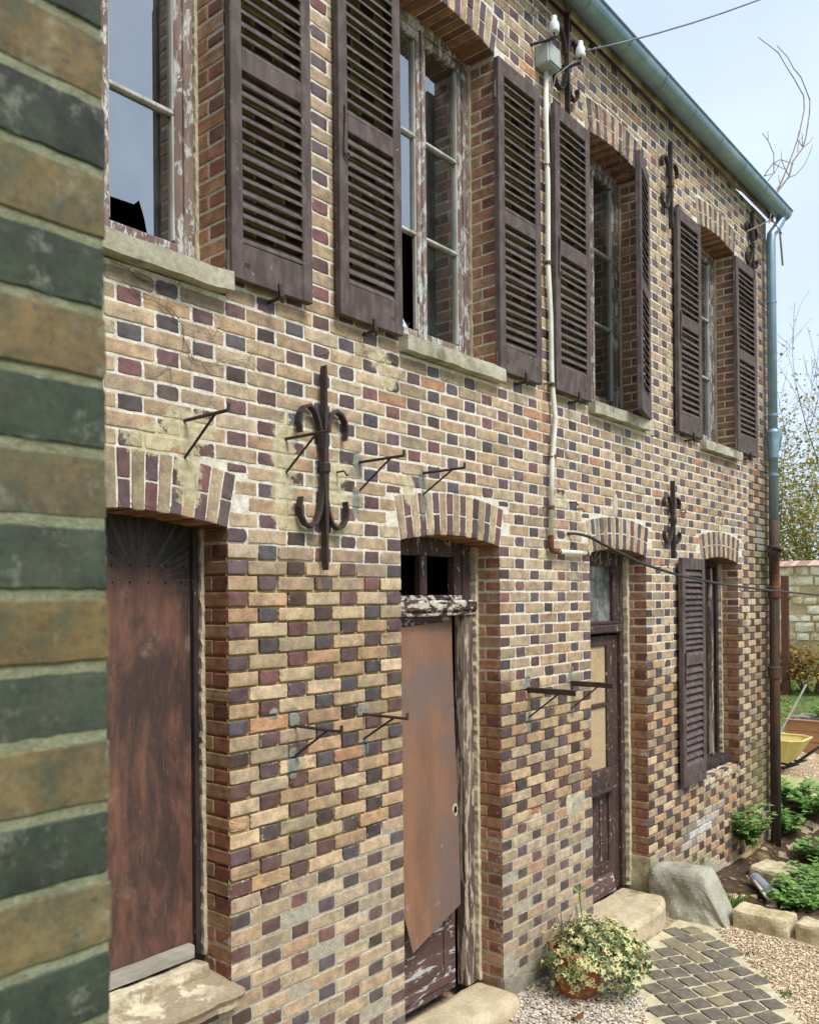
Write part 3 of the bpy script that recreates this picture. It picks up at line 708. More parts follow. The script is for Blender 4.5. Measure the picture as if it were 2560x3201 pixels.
# ------------------------------------------------------------------ louvred shutters
def slat_mesh(wd, sg, up=1):
    mb = MB(); a = math.radians(52); ca, sa = math.cos(a), math.sin(a); L, T = .031, .0045
    q = [(L, T), (-L, T), (-L, -T), (L, -T)]
    prof = [(-.020-p*ca, up*p*sa+t_) for p, t_ in q]
    x0, x1 = (.058*sg, (wd-.058)*sg)
    vs = [(x0, y, z) for y, z in prof]+[(x1, y, z) for y, z in prof]
    mb.add(vs, [(0, 1, 5, 4), (1, 2, 6, 5), (2, 3, 7, 6), (3, 0, 4, 7), (0, 1, 2, 3), (4, 5, 6, 7)]); return mb
def shutter(hx, hy, z0, z1, wd, sg, ang=0., handle=False, mid=.5, ns=(14, 15), up=-1):
    H = z1-z0; mb = MB(); st, th = .062, .040; X = lambda a, b: (min(a*sg, b*sg), max(a*sg, b*sg))
    mr = H*mid
    for a, b in ((0, st), (wd-st, wd)): mb.bbox(*X(a, b), -th, 0, 0, H, .004)
    for a, b in ((0, .165), (mr-.045, mr+.045), (H-.10, H)): mb.bbox(*X(st, wd-st), -th+.002, -.002, a+.001, b-.001, .003)
    s = mb.build('shutter', M_shutter, house, org=(0, 0, 0))
    hl = ORG[house.name]; s.location = (hx-hl[0], hy-hl[1], z0-hl[2]); s.rotation_euler = (R.uniform(-.004, .004), 0, ang)
    first = None
    for (a, b, n) in ((.165, mr-.045, ns[0]), (mr+.045, H-.10, ns[1])):
        for k in range(n):
            z = a+(b-a)*(k+.5)/n; rot = (R.uniform(-.09, .09), R.uniform(-.012, .012), 0)
            if first is None: first = slat_mesh(wd, sg, up).build('slat', M_shutter, s, org=(0, 0, 0)); first.location = (0, 0, z); first.rotation_euler = rot
            else: link_copy(first, s, (0, 0, z+R.uniform(-.002, .002)), rot)
    for zz in (.07, H-.2):
        m1 = MB(); m1.tube([(0, -.012, zz-.05), (0, -.012, zz+.05)], .010, 8); m1.bbox(*X(0, .10), -.038, -.0345, zz-.012, zz+.012, .001); m1.build('hinge', M_shutter, s, org=(0, 0, 0))
    if handle:
        m1 = MB(); x = (wd-st*.6)*sg; m1.tube([(x, -.045, mr+.07), (x, -.05, mr+.03), (x+.012*sg, -.05, mr-.17), (x-.01*sg, -.055, mr-.19)], [.009, .008, .007, .006], 6)
        m1.tube([(x, -.034, mr+.06), (x, -.055, mr+.06)], .007, 6); m1.tube([(x-.022*sg, -.03, mr-.165), (x-.022*sg, -.06, mr-.165)], .012, 8); m1.build('shutter_bolt', M_shutter, s, org=(0, 0, 0))
    return s
YS = -.014
shutter(-.005, YS, 1.07, 2.99, .468, 1, -.008)
shutter(1.115, YS, 1.07, 2.99, .468, -1, .01, True)
shutter(2.025, YS, 1.068, 2.99, .475, 1, -.006)
shutter(3.165, YS, 1.068, 2.99, .487, -1, .012, True)
shutter(4.13, -.02, 1.085, 3.03, .462, -1, .285, up=-1)
shutter(5.21, YS, 1.08, 2.985, .52, -1, .008, True)
shutter(6.115, YS, 1.09, 3.0, .56, 1, -.006)
shutter(5.215, YS, -1.94, .012, .52, -1, .02, True, .55, up=-1)
# shutter stops on the wall
for x, z in ((.24, 1.045), (.86, 1.04), (2.26, 1.045), (2.93, 1.04), (4.93, 1.045), (6.35, 1.05)):
    m1 = MB(); m1.tube([(x, .02, z-.012), (x, -.085, z-.008)], .009, 6); m1.tube([(x+.012, -.085, z-.03), (x, -.088, z-.005), (x-.012, -.09, z+.045), (x-.004, -.088, z+.06)], [.008, .014, .010, .005], 6)
    m1.build('shutter_stop', M_iron, house)
# ------------------------------------------------------------------ ground window boarded up, left of the first pier
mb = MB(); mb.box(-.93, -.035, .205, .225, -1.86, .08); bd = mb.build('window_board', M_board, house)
mb = MB(); mb.bbox(-.052, -.028, .175, .26, -1.87, .06, .004); mb.bbox(-.026, -.008, .19, .26, -1.87, .05, .003); mb.build('window_frame', M_frame_black, house)
for row, zz in enumerate((-.115, -.165, -.235)):
    for i in range(7):
        x = -.60+i*.085+(R.uniform(-.004, .004))
        m1 = MB(); m1.lathe([(.0045, 0), (.004, .002), (.001, .002)], 8); m1.v = [(x+p[0], .2048-p[2], zz+p[1]) for p in m1.v]; m1.build('drill_hole', M_hole, bd)
mb = MB(); rock(mb, -.93, -.075, .155, .2, -1.868, -1.812, .04, .004, .002, 3); mb.build('sill_batten', M_greywood, house)
mb = MB(); ragged(mb, -.016, .002, .17, .22, -1.88, .02, .025, .007); mb.build('caulk_strip', M_caulk, house)
mb = MB(); rock(mb, -.93, -.03, .10, .2, -1.99, -1.885, .03, .02, .008, 8, None, 1.3); mb.build('inner_sill', M_sillpaint, house)
mb = MB(); rock(mb, -.98, .012, -.09, .18, -2.035, -1.955, .03, .016, .008, 4, lambda x, y, z: (x, y+(.0 if z > -1.99 else .02), z+.02*(y+.09)/.27), 1.2); mb.build('window_sill', M_sillpaint, house)
# ------------------------------------------------------------------ door in the second opening
mb = MB()
mb.bbox(1.945, 2.045, .185, .27, -2.72, -.395, .012); mb.bbox(2.02, 2.062, .20, .28, -2.72, .05, .006); mb.bbox(1.145, 1.225, .185, .27, -2.72, .05, .01)
dfr = mb.build('door_frame', M_post, house)
mb = MB(); mb.bbox(1.15, 2.055, .155, .26, -.392, -.325, .012, j=.002); mb.bbox(1.15, 2.06, .17, .25, -.42, -.395, .006); mb.build('transom_rail', M_transom, dfr)
mb = MB(); mb.bbox(1.225, 2.04, .20, .25, -.325, -.295, .004); mb.build('transom_sill', M_transom, dfr)
mb = MB(); mb.bbox(1.875, 1.945, .20, .26, -.295, .08, .006); mb.bbox(1.945, 2.02, .185, .27, -.325, .06, .008); mb.bbox(1.545, 1.611, .20, .25, -.295, -.06, .006); mb.bbox(1.225, 1.31, .20, .25, -.295, .06, .006)
mb.bbox(1.31, 1.875, .20, .25, -.062, .08, .006); mb.build('transom_frame', M_frame_dark, dfr)
mb = MB(); mb.bbox(1.225, 1.905, .245, .285, -2.715, -.42, .005); door = mb.build('door', M_lowdoor, house)
for (a, b, c, d_) in ((1.30, 1.83, -2.66, -2.60), (1.30, 1.83, -1.98, -1.93), (1.30, 1.35, -2.60, -1.98), (1.78, 1.83, -2.60, -1.98)):
    m1 = MB(); m1.bbox(a, b, .232, .2455, c, d_, .006); m1.build('moulding', M_lowdoor, door)
m1 = MB(); m1.bbox(1.36, 1.77, .238, .2455, -2.58, -2.0, .012); m1.build('panel', M_lowdoor, door)
mb = MB(); ragged(mb, 2.045, 2.072, .165, .22, -2.70, .02, .025, .01); mb.build('caulk_strip', M_caulk, house)
# loose ply sheet hung over the door
PO = [(1.16, -.49), (1.885, -.455), (1.865, -2.176), (1.352, -2.30), (1.235, -1.85), (1.16, -1.30)]
def sheet_y(x, z): t = max(0., (-z-.5)/1.8); return .226-.045*t-.085*t*t*max(0, (1.885-x)/.7)-.01*math.sin(z*2+x*3)
NX, NZ = 16, 36; vs, fs = [], []
for j in range(NZ+1):
    t = j/NZ
    for i in range(NX+1):
        s = i/NX
        zR = -.455+(-2.176+.455)*t; xR = 1.885-.02*t
        if t < .48: xL, zL = 1.16, -.49-(1.30-.49)*t/.48
        elif t < .78: q = (t-.48)/.30; xL, zL = 1.16+.075*q, -1.30-.55*q
        else: q = (t-.78)/.22; xL, zL = 1.235+.117*q, -1.85-.45*q
        x = xL+(xR-xL)*s; z = zL+(zR-zL)*s; vs.append((x, sheet_y(x, z), z))
nv = len(vs); vs += [(x, y+.006, z) for x, y, z in vs]
for j in range(NZ):
    for i in range(NX):
        a = j*(NX+1)+i; fs += [(a, a+1, a+NX+2, a+NX+1), (nv+a, nv+a+NX+1, nv+a+NX+2, nv+a+1)]
for j in range(NZ): a = j*(NX+1); fs += [(a, a+NX+1, nv+a+NX+1, nv+a), (a+NX, nv+a+NX, nv+a+2*NX+1, a+2*NX+1)]
for i in range(NX): b = NZ*(NX+1)+i; fs += [(i, nv+i, nv+i+1, i+1), (b, b+1, nv+b+1, nv+b)]
mb = MB(); mb.add(vs, fs); ply = mb.build('ply_sheet', M_ply, house, smooth=False)
for (x, z, r_, m_) in ((1.838, -1.60, .030, M_caulk), (1.842, -1.60, .017, M_hole)):
    y = sheet_y(x, z)-.0015-(.001 if m_ is M_hole else 0); m1 = MB(); m1.add([(x+r_*math.cos(t)*R.uniform(.8, 1.15), y, z+1.3*r_*math.sin(t)*R.uniform(.85, 1.15)) for t in [i*.3927 for i in range(16)]], [tuple(range(16))[::-1]]); m1.build('lock_hole' if m_ is M_hole else 'lock_smear', m_, ply)
for i in range(11):
    x, z = (1.87, -.52-.15*i) if i < 8 else (1.3+.2*(i-8), -.50); m1 = MB(); m1.tube([(x, sheet_y(x, z)+.002, z), (x, sheet_y(x, z)-.002, z)], .004, 6); m1.build('nail_head', M_iron, ply)
# ------------------------------------------------------------------ door in the third opening
mb = MB(); mb.bbox(4.055, 4.115, .185, .27, -2.65, .05, .008); mb.bbox(3.22, 3.29, .185, .27, -2.65, .05, .008)
mb.bbox(3.29, 4.055, .165, .26, -.60, -.535, .010); mb.bbox(3.29, 4.055, .195, .25, -.535, -.505, .006)
mb.bbox(3.955, 4.055, .195, .25, -.505, .05, .008); mb.bbox(3.29, 3.36, .195, .25, -.505, .05, .008); mb.bbox(3.36, 3.955, .195, .25, -.075, .06, .008)
dfr = mb.build('door_frame', M_frame_dark, house); pane(dfr, 3.35, 3.96, -.51, -.07, .23, m=M_frost)
mb = MB(); y0, y1 = .215, .255
mb.bbox(3.885, 4.045, y0, y1, -2.64, -.62, .005); mb.bbox(3.295, 3.42, y0, y1, -2.64, -.62, .005); mb.bbox(3.42, 3.885, y0, y1, -.70, -.62, .004)
mb.bbox(3.42, 3.885, y0, y1, -1.18, -1.145, .006); mb.bbox(3.42, 3.885, y0, y1, -1.86, -1.66, .004); mb.bbox(3.42, 3.885, y0, y1, -2.64, -2.40, .004)
mb.bbox(3.42, 3.885, y0+.018, y1, -2.40, -1.86, .003)
door = mb.build('door', M_frame_dark, house)
for z0, z1 in ((-1.145, -.70), (-1.66, -1.18)):
    m1 = MB(); m1.box(3.415, 3.89, y0+.016, y0+.024, z0-.004, z1+.004); m1.build('fibreboard_panel', M_hard, door)
    m1 = MB(); m1.bbox(3.862, 3.885, y0-.006, y0+.014, z0, z1, .005); m1.build('moulding', M_frame_dark, door)
m1 = MB(); rock(m1, 3.35, 3.90, .175, .216, -1.80, -1.665, .03, .008, .003, 3); rock(m1, 3.34, 3.92, .155, .216, -1.835, -1.80, .03, .008, .002, 4); m1.build('weather_board', M_frame_dark, door)
m1 = MB(); rock(m1, 3.31, 3.90, .165, .216, -2.63, -2.49, .03, .012, .003, 9, lambda x, y, z: (x, y+.03*(z+2.63)/.14*(y < .2), z)); m1.build('kick_board', M_lowdoor, door)
for x in (3.60, 3.75): m1 = MB(); m1.bbox(x, x+.022, y0+.006, y0+.019, -2.38, -1.88, .004); m1.build('bead', M_lowdoor, door)
mb = MB(); ragged(mb, 4.105, 4.142, .150, .22, -2.64, .02, .03, .012); mb.build('caulk_strip', M_caulk, house)
# ------------------------------------------------------------------ ground window with one shutter
mb = MB(); o = OPEN[6]
mb.bbox(5.30, 5.36, .19, .26, -1.93, .05, .006); mb.bbox(6.14, 6.19, .19, .27, -1.93, .05, .006); mb.bbox(5.36, 6.14, .19, .26, -.03, .06, .006); mb.bbox(5.36, 6.14, .19, .26, -1.93, -1.86, .006)
mb.bbox(6.05, 6.10, .205, .25, -1.86, -.03, .006); mb.bbox(5.36, 5.42, .205, .25, -1.86, -.03, .006)
fr = mb.build('window_frame', M_frame_black, house)
mb = MB(); mb.bbox(5.715, 5.785, .20, .25, -1.86, -.03, .006); mb.bbox(5.93, 5.965, .16, .20, -1.86, -.05, .005); mb.build('meeting_stile', M_post, fr)
for a, b in ((5.42, 5.715), (5.785, 6.05)):
    for q in range(3): pane(fr, a, b, -1.86+q*.61, -1.86+(q+1)*.61, .23)
mb = MB(); rock(mb, 5.30, 6.2, .07, .2, -1.935, -1.87, .04, .012, .006, 7, None, 1.5); mb.build('wooden_sill', M_frame_black, house)
mb = MB(); rock(mb, 5.285, 6.205, .0, .16, -2.03, -1.945, .025, .015, .012, 11, lambda x, y, z: (x, y, z-.035*(1-y/.16)*(z > -2.0)), 1.8); mb.build('window_sill', M_sillpaint, house)
mb = MB(); ragged(mb, 6.188, 6.212, .16, .22, -1.93, .02, .03, .012); mb.build('caulk_strip', M_caulk, house)
for i in range(5):
    a = 5.285+i*.186; m1 = MB(); brick(m1, a, a+.176, -2.038, -1.985, .08, lambda p, q, c: (p, -.006+c, q), shade(R.choice(SPALL), .62), None, .1, per=2, rough=.004); m1.build('sill_brick', M_brick, house)
# ------------------------------------------------------------------ cement repairs
for i, (x, z, rx, rz) in enumerate(((3.62, .37, .04, .09), (5.75, .27, .025, .09), (4.85, -1.62, .025, .07), (2.88, -1.75, .045, .08))):
    m1 = MB(); blob(m1, x, z, rx, rz, -.001, .0035, seed=i*1.7); m1.build('mortar_daub', M_caulk, house)
mb = MB(); rock(mb, 2.062, 2.62, -.012, .05, -2.84, -2.655, .03, .01, .006, 2, lambda x, y, z: (x, y, z-max(0, (x-2.1))*.25*(z > -2.72)), 1.4); mb.build('cement_plinth', M_cement_grey, house)
mb = MB(); rock(mb, 4.128, 4.26, -.014, .2, -2.84, -2.40, .03, .01, .006, 6, None, 1.4); mb.build('cement_plinth', M_cement, house)
# ------------------------------------------------------------------ iron tie anchors
def anchor(x, z0, z1, s=1., thick=.030):
    """cramp iron: pointed bar with scrolls at both ends; z0 bottom, z1 top"""
    zc = (z0+z1)/2; H = (z1-z0)/2; mb = MB(); y0, y1 = -.046, -.012
    mb.bar([(x, z1), (x, z1-.05), (x, z1-.12), (x, zc), (x, z0+.12), (x, z0+.05), (x, z0)], [.003, thick*.62, thick*.5, thick, thick*.5, thick*.66, .003], y0-.012, y1-.006)
    for e in (1, -1):
        for sx in (1, -1):
            P = [(.010, .09), (.015, .15), (.028, .21), (.052, .262), (.088, .285), (.124, .272), (.149, .238), (.156, .198), (.150, .165), (.146, .15)]
            mb.bar([(x+sx*a*s, zc+e*b*H/.488) for a, b in P], [q*s*thick/.042 for q in (.022, .023, .024, .024, .024, .023, .022, .021, .019, .012)], y0, y1)
    mb.bbox(x-thick*.66, x+thick*.66, y0-.022, y1, zc-.028, zc+.028, .01)
    mb.tube([(x, .05, zc), (x, -.03, zc)], .012, 6)
    mb.build('tie_anchor', M_iron, house)
anchor(.545, -.174, .802)
anchor(4.58, 0.0, .65, 1.0, .025); anchor(4.605, 2.77, 3.50, 1.0, .025); anchor(2.895, 3.0, 3.70, 1.0, .024); anchor(6.62, 2.9, 3.60, 1.0, .024)
# ------------------------------------------------------------------ shelf brackets
def bracket(x, z, ln, drop, flat=False):
    mb = MB()
    if flat:
        mb.bbox(x-.017, x+.017, -ln, .02, z-.004, z, .001); mb.bbox(x-.0175, x-.013, -ln+.001, .02, z-.034, z-.001, .001)
        mb.tube([(x, .02, z-drop), (x, -ln*.72, z-.006)], .0055, 6)
    else:
        mb.tube([(x, .02, z), (x, -ln, z), ], .0075, 6); mb.tube([(x, -ln, z-.006), (x, -ln-.002, z+.028)], [.0085, .007], 6)
        mb.tube([(x, .02, z-drop), (x, -ln*.70, z-.004)], .0058, 6)
    mb.build('shelf_bracket', M_iron, house)
for x, z, ln, dr in ((-.214, .43, .285, .165), (.338, .429, .282, .168), (.827, .377, .294, .155), (1.331, .375, .284, .13), (.378, -.90, .30, .15), (.838, -.895, .29, .138)): bracket(x, z, ln, dr)
bracket(2.38, -.89, .352, .21, True); bracket(2.934, -.893, .318, .205, True)
# hooks and nails
for x, z in ((.665, .31), (2.93, .34), (4.80, .42), (3.02, .30), (4.25, .98), (4.42, -.06), (6.55, -1.78)):
    m1 = MB(); m1.tube([(x, .02, z), (x, -.05, z), (x+.012, -.056, z-.02), (x+.03, -.056, z-.016)], [.005, .005, .006, .003], 6); m1.build('wall_hook', M_rust, house)
# ------------------------------------------------------------------ conduit, junction box, insulators
mb = MB(); CP = [(2.62, 3.18), (2.615, 2.83), (2.628, 2.42), (2.62, 1.88), (2.648, 1.57), (2.653, 1.13), (2.694, .88), (2.645, .59), (2.62, .09)]
mb.tube([(x, -.034, z) for x, z in CP], [.016, .016, .017, .017, .016, .016, .017, .016, .016], 10); cdt = mb.build('conduit', M_white, house, smooth=True)
mb = MB(); mb.tube([(2.62, -.034, .095), (2.62, -.034, .02), (2.632, -.034, -.004), (2.70, -.034, -.008)], .020, 10); mb.build('elbow', M_rust, cdt)
mb = MB(); mb.tube([(2.70, -.034, -.008), (3.14, -.034, -.006)], .016, 10); mb.build('conduit_run', M_white, cdt)
for x, z in ((2.63, 2.55), (2.62, 1.9), (2.655, 1.1), (2.66, .62), (2.63, .28)):
    m1 = MB(); m1.tube([(x-.055, .01, z), (x-.045, -.03, z), (x-.02, -.045, z)], .005, 6); m1.tube([(x, -.034, z-.012), (x, -.034, z+.012)], .021, 10); m1.build('pipe_clip', M_rust, cdt)
for x in (2.72, 3.10): m1 = MB(); m1.tube([(x-.008, -.034, -.008), (x+.008, -.034, -.008)], .020, 10); m1.build('pipe_clip', M_rust, cdt)
mb = MB(); mb.bbox(2.535, 2.685, -.105, -.0, 3.175, 3.315, .008); jb = mb.build('junction_box', M_boxgrey, house)
mb = MB(); mb.bbox(2.545, 2.675, -.112, -.1055, 3.185, 3.305, .004); mb.build('box_lid', M_boxgrey, jb)
def insulator(x, y, z, ax):
    m1 = MB(); m1.lathe([(.005, -.01), (.030, -.012), (.034, .0), (.034, .035), (.029, .055), (.019, .062), (.020, .088), (.018, .096), (.003, .097)], 14, (x, y, z)); i_ = m1.build('insulator', M_porcelain, house, smooth=True)
    m1 = MB(); m1.tube([ax, (x, y, z-.045), (x, y, z+.0)], .009, 6); m1.build('insulator_arm', M_iron, i_)
insulator(2.55, -.14, 3.36, (2.48, .02, 3.30)); insulator(2.84, -.17, 3.325, (2.80, .02, 3.27))
mb = MB(); mb.tube([(2.86, -.17, 3.33), (2.78, -.13, 3.26), (2.70, -.06, 3.17), (2.665, -.05, 3.05), (2.64, -.06, 3.02), (2.63, -.07, 3.10), (2.63, -.06, 3.18)], .005, 6); mb.build('loop_wire', M_wire, house)
# ------------------------------------------------------------------ eaves: fascia, roof, gutter, downpipe
mb = MB(); mb.bbox(XL-.3, XR+.10, -.052, -.028, 3.70, 3.80, .004); mb.build('fascia_board', M_fascia, house)
mb = MB(); vs = []
rs_ = (6.2-3.84)/2.5
for x in (XL-.3, XR+.12):
    for y, z in ((-.13, 3.815), (2.3, 3.84+2.43*.85), (4.75, 3.80), (4.75, 3.76), (2.3, 3.80+2.43*.85), (-.13, 3.775)): vs.append((x, y, z))
mb.add(vs, [(0, 6, 7, 1), (1, 7, 8, 2), (2, 8, 9, 3), (3, 9, 10, 4), (4, 10, 11, 5), (5, 11, 6, 0), (0, 1, 4, 5), (1, 2, 3, 4), (6, 11, 10, 7), (7, 10, 9, 8)]); roof = mb.build('roof', M_tile, house)
mb = MB(); GX0, GX1, GY, GZc, GR = XL-.3, 7.33, -.138, 3.785, .088
vs, fs = [], []; n = 14
for x in (GX0, GX1):
    for rr in (GR, GR-.006):
        for i in range(n+1): a = math.pi*i/n; vs.append((x, GY-rr*math.cos(a), GZc-rr*math.sin(a)))
m_ = n+1
for i in range(n): fs += [(i, i+1, 2*m_+i+1, 2*m_+i), (m_+i, 3*m_+i, 3*m_+i+1, m_+i+1)]
fs += [tuple(range(n+1)), tuple(2*m_+i for i in range(n+1))]
mb.add(vs, fs); mb.tube([(GX0, GY-GR-.003, GZc), (GX1, GY-GR-.003, GZc)], .009, 8); gut = mb.build('gutter', M_zinc, house, smooth=False)
for x in [XL+.6*i for i in range(0, 16)]:
    if x > GX1-.1: break
    m1 = MB(); vs, fs = [], []
    for xx in (x-.012, x+.012):
        for i in range(n+1): a = math.pi*i/n; vs.append((xx, GY-(GR+.003)*math.cos(a), GZc-(GR+.003)*math.sin(a)))
    for i in range(n): fs.append((i, i+1, m_+i+1, m_+i))
    m1.add(vs, fs); m1.build('gutter_bracket', M_zinc, gut)
PX_, PY_, PR = 7.055, -.085, .047
mb = MB(); mb.tube([(7.22, -.138, 3.71), (7.215, -.138, 3.66), (7.15, -.11, 3.57), (7.075, -.088, 3.49), (PX_, PY_, 3.42), (PX_, PY_, 3.2), (PX_, PY_, .47)], PR, 16); dp = mb.build('downpipe', M_zinc, house, smooth=True)
mb = MB(); mb.tube([(PX_, PY_, 1.13), (PX_, PY_, 1.17), (PX_, PY_, 1.38), (PX_, PY_, 1.40), (PX_, PY_, 1.43)], [.05, .052, .068, .070, .05], 16); mb.build('pipe_hopper', M_zinc, dp, smooth=False)
mb = MB(); mb.tube([(PX_+.06, PY_-.02, 1.20), (PX_+.075, PY_-.03, 1.36), (PX_+.065, PY_-.03, 1.44), (PX_+.03, PY_-.02, 1.47)], [.02, .045, .045, .02], 10); mb.build('leaf_guard', M_zinc, dp, smooth=True)
for z in (2.77, 1.58, .95, -.52):
    m1 = MB(); m1.tube([(PX_, PY_, z-.012), (PX_, PY_, z+.012)], PR+.005, 16); m1.tube([(PX_-.045, .02, z), (PX_-.045, PY_+.02, z)], .007, 6); m1.build('pipe_clamp', M_zinc, dp)
cx_ = PX_-.02
mb = MB(); mb.tube([(PX_, PY_, .475), (PX_-.005, PY_, .15), (PX_-.01, PY_, -.1), (PX_-.03, PY_, -1.0), (PX_-.06, PY_, -2.99)], [.049, .051, .052, .052, .052], 16); cp = mb.build('cast_iron_pipe', M_rustpipe, house, smooth=True)
for z, xo in ((.18, .0), (-.25, -.01), (-1.09, -.03)):
    m1 = MB(); m1.tube([(PX_+xo-.005, PY_, z-.10), (PX_+xo-.005, PY_, z-.09), (PX_+xo-.005, PY_, z+.02), (PX_+xo-.005, PY_, z+.03)], [.053, .064, .066, .055], 16); m1.build('pipe_socket', M_rustpipe, cp)
mb = MB(); mb.tube([(PX_-.005, PY_, -.22), (PX_-.03, PY_-.01, -.08), (PX_-.10, PY_-.03, .05), (PX_-.15, PY_-.05, .12)], [.045, .05, .05, .05], 14); mb.tube([(PX_-.14, PY_-.045, .105), (PX_-.165, PY_-.055, .145)], [.062, .063], 14, cap=False)
mb.build('branch_pipe', M_rustpipe, cp, smooth=False)
mb = MB(); mb.tube([(PX_-.15, PY_-.05, .12), (PX_-.153, PY_-.051, .125)], .048, 12); mb.build('branch_plug', M_hole, cp)
# ------------------------------------------------------------------ cables
A = Vector((2.905, .0, .112)); B_ = Vector((10.2, -.55, -.36)); pts = [(2.87, .03, .12), (2.93, -.03, .125), (2.99, -.06, .118)]
for q in [(1240, 1130, -.10), (1290, 1157, -.12), (1350, 1186, -.15), (1430, 1212, -.19), (1520, 1230, -.23), (1620, 1243, -.28), (1724, 1253, -.34), (1800, 1257, -.42)]: pts.append(on_y(*q))
mb = MB(); mb.tube(pts, .0105, 8); tag(mb.build('hanging_cable', M_cable, smooth=True), 'thick black cable drooping from the brick wall across the ground shutter', 'cable')
mb = MB(); p0 = Vector((2.84, -.20, 3.345)); p1 = Vector(on_y(1596, 0, -.95)); d_ = p1-p0; pts = []
for i in range(13): t = i/12*2.4; pts.append(p0+d_*t+Vector((0, 0, -.10*t*(1.0-t)*1.0)))
mb.tube(pts, .006, 6); mb.tube([p0+d_*.01*i+Vector((0, .006*math.sin(i*2.2), .006*math.cos(i*2.2))) for i in range(10)], .004, 5)
tag(mb.build('overhead_wire', M_wire, smooth=True), 'grey overhead wire running from a white insulator out into the sky', 'wire')
# ------------------------------------------------------------------ dry creeper stems on the wall
def stem(mb, x, z, ang, ln, r=.0015, wig=.9, y=-.006, br=.25, depth=0):
    pts = [(x, y, z)]; n = max(4, int(ln/.035)); a = ang; cx, cz = x, z
    for i in range(n):
        a += R.uniform(-wig, wig)*.5; cx += math.cos(a)*ln/n; cz += math.sin(a)*ln/n; pts.append((cx, y-abs(R.gauss(0, .004)), cz))
        if depth < 2 and R.random() < br: stem(mb, cx, cz, a+R.choice((-1, 1))*R.uniform(.4, 1.1), ln*R.uniform(.2, .5), r*.7, wig, y, br*.7, depth+1)
    mb.tube(pts, [r*(1-.6*i/n) for i in range(n+1)], 4, cap=False)
for label, m_, L in (('thin dry creeper stems clinging to the brick under the upper left sill', M_twig_dark, [(-.55, .99, -.25, .6), (-.45, .98, -.3, .5), (-.5, .93, -.1, .5), (-.3, .88, -.3, .4), (-.2, .70, -.3, .4)]),
        ('bare creeper tangle on the upper wall around the insulators', M_twig_dark, [(2.5, 3.5, .2, .9), (2.3, 3.4, .6, .7), (2.6, 3.55, -.3, .8), (2.85, 3.2, .9, .6), (2.95, 3.3, -.2, 1.0), (3.1, 3.5, -.5, .9), (3.2, 3.35, -.35, 1.1), (3.0, 3.15, .1, .9), (3.4, 3.3, -.4, .8), (2.2, 3.6, -1., .6), (3.6, 3.4, -.6, .8), (2.1, 3.3, 1.2, .5)]),
        ('pale creeper stems trailing down the brick beside the third upper window', M_twig, [(4.40, 2.6, -1.55, 1.3), (4.55, 2.5, -1.5, 1.2), (4.5, 1.9, -1.7, .9), (4.62, 1.3, -1.55, .8), (4.35, 3.2, -1.2, .7), (4.2, 2.4, -1.4, .6)]),
        ('pale creeper stems fanning across the brick above the ground shutter', M_twig, [(5.75, .28, 1.45, .9), (5.75, .35, .8, .8), (5.7, .4, 1.0, .7), (5.3, .45, .5, .8), (5.9, .9, .4, .7), (6.2, .6, .6, .6), (5.5, .9, .2, .6), (4.9, -.02, 1.2, .3), (5.0, .06, .4, .4), (4.7, .2, .2, .35)]),
        ('short dry creeper twigs on the brick near the window sill and cable end', M_twig, [(.75, .93, .2, .35), (.95, .90, .5, .3), (1.05, .86, -.2, .3), (.55, .86, .4, .3), (2.55, .12, .1, .5), (2.85, .10, .6, .35), (3.25, .10, -.15, .6), (3.4, .12, .3, .3), (2.75, .55, -.8, .5), (2.8, .85, -1.2, .45), (2.6, -.45, .55, .5), (.42, .15, -1.2, .22)])):
    mb = MB()
    for (x, z, a, ln) in L: stem(mb, x, z, a, ln)
    tag(mb.build('dry_creeper', m_), label, 'creeper', 'dry creeper on the wall')
# bare shoots growing up behind the gutter end
def shoot(mb, pts, r0, r1): mb.tube(pts, [r0+(r1-r0)*i/(len(pts)-1) for i in range(len(pts))], 5)
YB = .30
mb = MB(); pt = lambda L, y=YB: [on_y(2260*1724/2560+a*300/1011*1724/2560, (60+b*640/2156)*1724/2560, y) for a, b in L]
shoot(mb, pt([(560, 1830), (690, 1660), (730, 1500), (840, 1350), (870, 1230), (905, 1000), (910, 850), (815, 610), (735, 515), (680, 405), (565, 280)]), .012, .004)
shoot(mb, pt([(560, 1830), (650, 1620), (735, 1400), (800, 1200), (850, 950), (845, 810), (740, 620), (680, 530), (575, 350), (490, 285), (365, 190)], .33), .010, .004)
shoot(mb, pt([(690, 1665), (760, 1640), (850, 1540), (900, 1430), (940, 1320)], .28), .007, .004)
shoot(mb, pt([(690, 1650), (640, 1560), (610, 1480), (612, 1390)], .28), .006, .003)
shoot(mb, pt([(470, 1700), (530, 1620), (530, 1420), (470, 1280), (410, 1200)], .36), .007, .004); shoot(mb, pt([(470, 1280), (468, 1180)], .36), .005, .003)
shoot(mb, pt([(430, 1650), (520, 1520), (600, 1480), (700, 1510), (735, 1530)], .36), .008, .004); shoot(mb, pt([(440, 1650), (540, 1620), (600, 1500)], .4), .006, .004)
shoot(mb, pt([(530, 1520), (640, 1580)], .34), .006, .004); shoot(mb, pt([(840, 1350), (905, 1300), (945, 1240)], .3), .007, .003); shoot(mb, pt([(840, 1350), (780, 1270), (790, 1170)], .3), .007, .003); shoot(mb, pt([(835, 1345), (825, 1190)], .3), .006, .003)
shoot(mb, pt([(560, 1790), (595, 1740), (578, 1640)], .3), .005, .003); shoot(mb, pt([(780, 1400), (790, 1290), (855, 1215)], .34), .006, .003)
for q in ((800, 1830),): pass
base = on_y(1640, 440, YB); mb.tube([(base[0]+.1, YB, 3.75), pt([(560, 1830)])[0]], .012, 6)
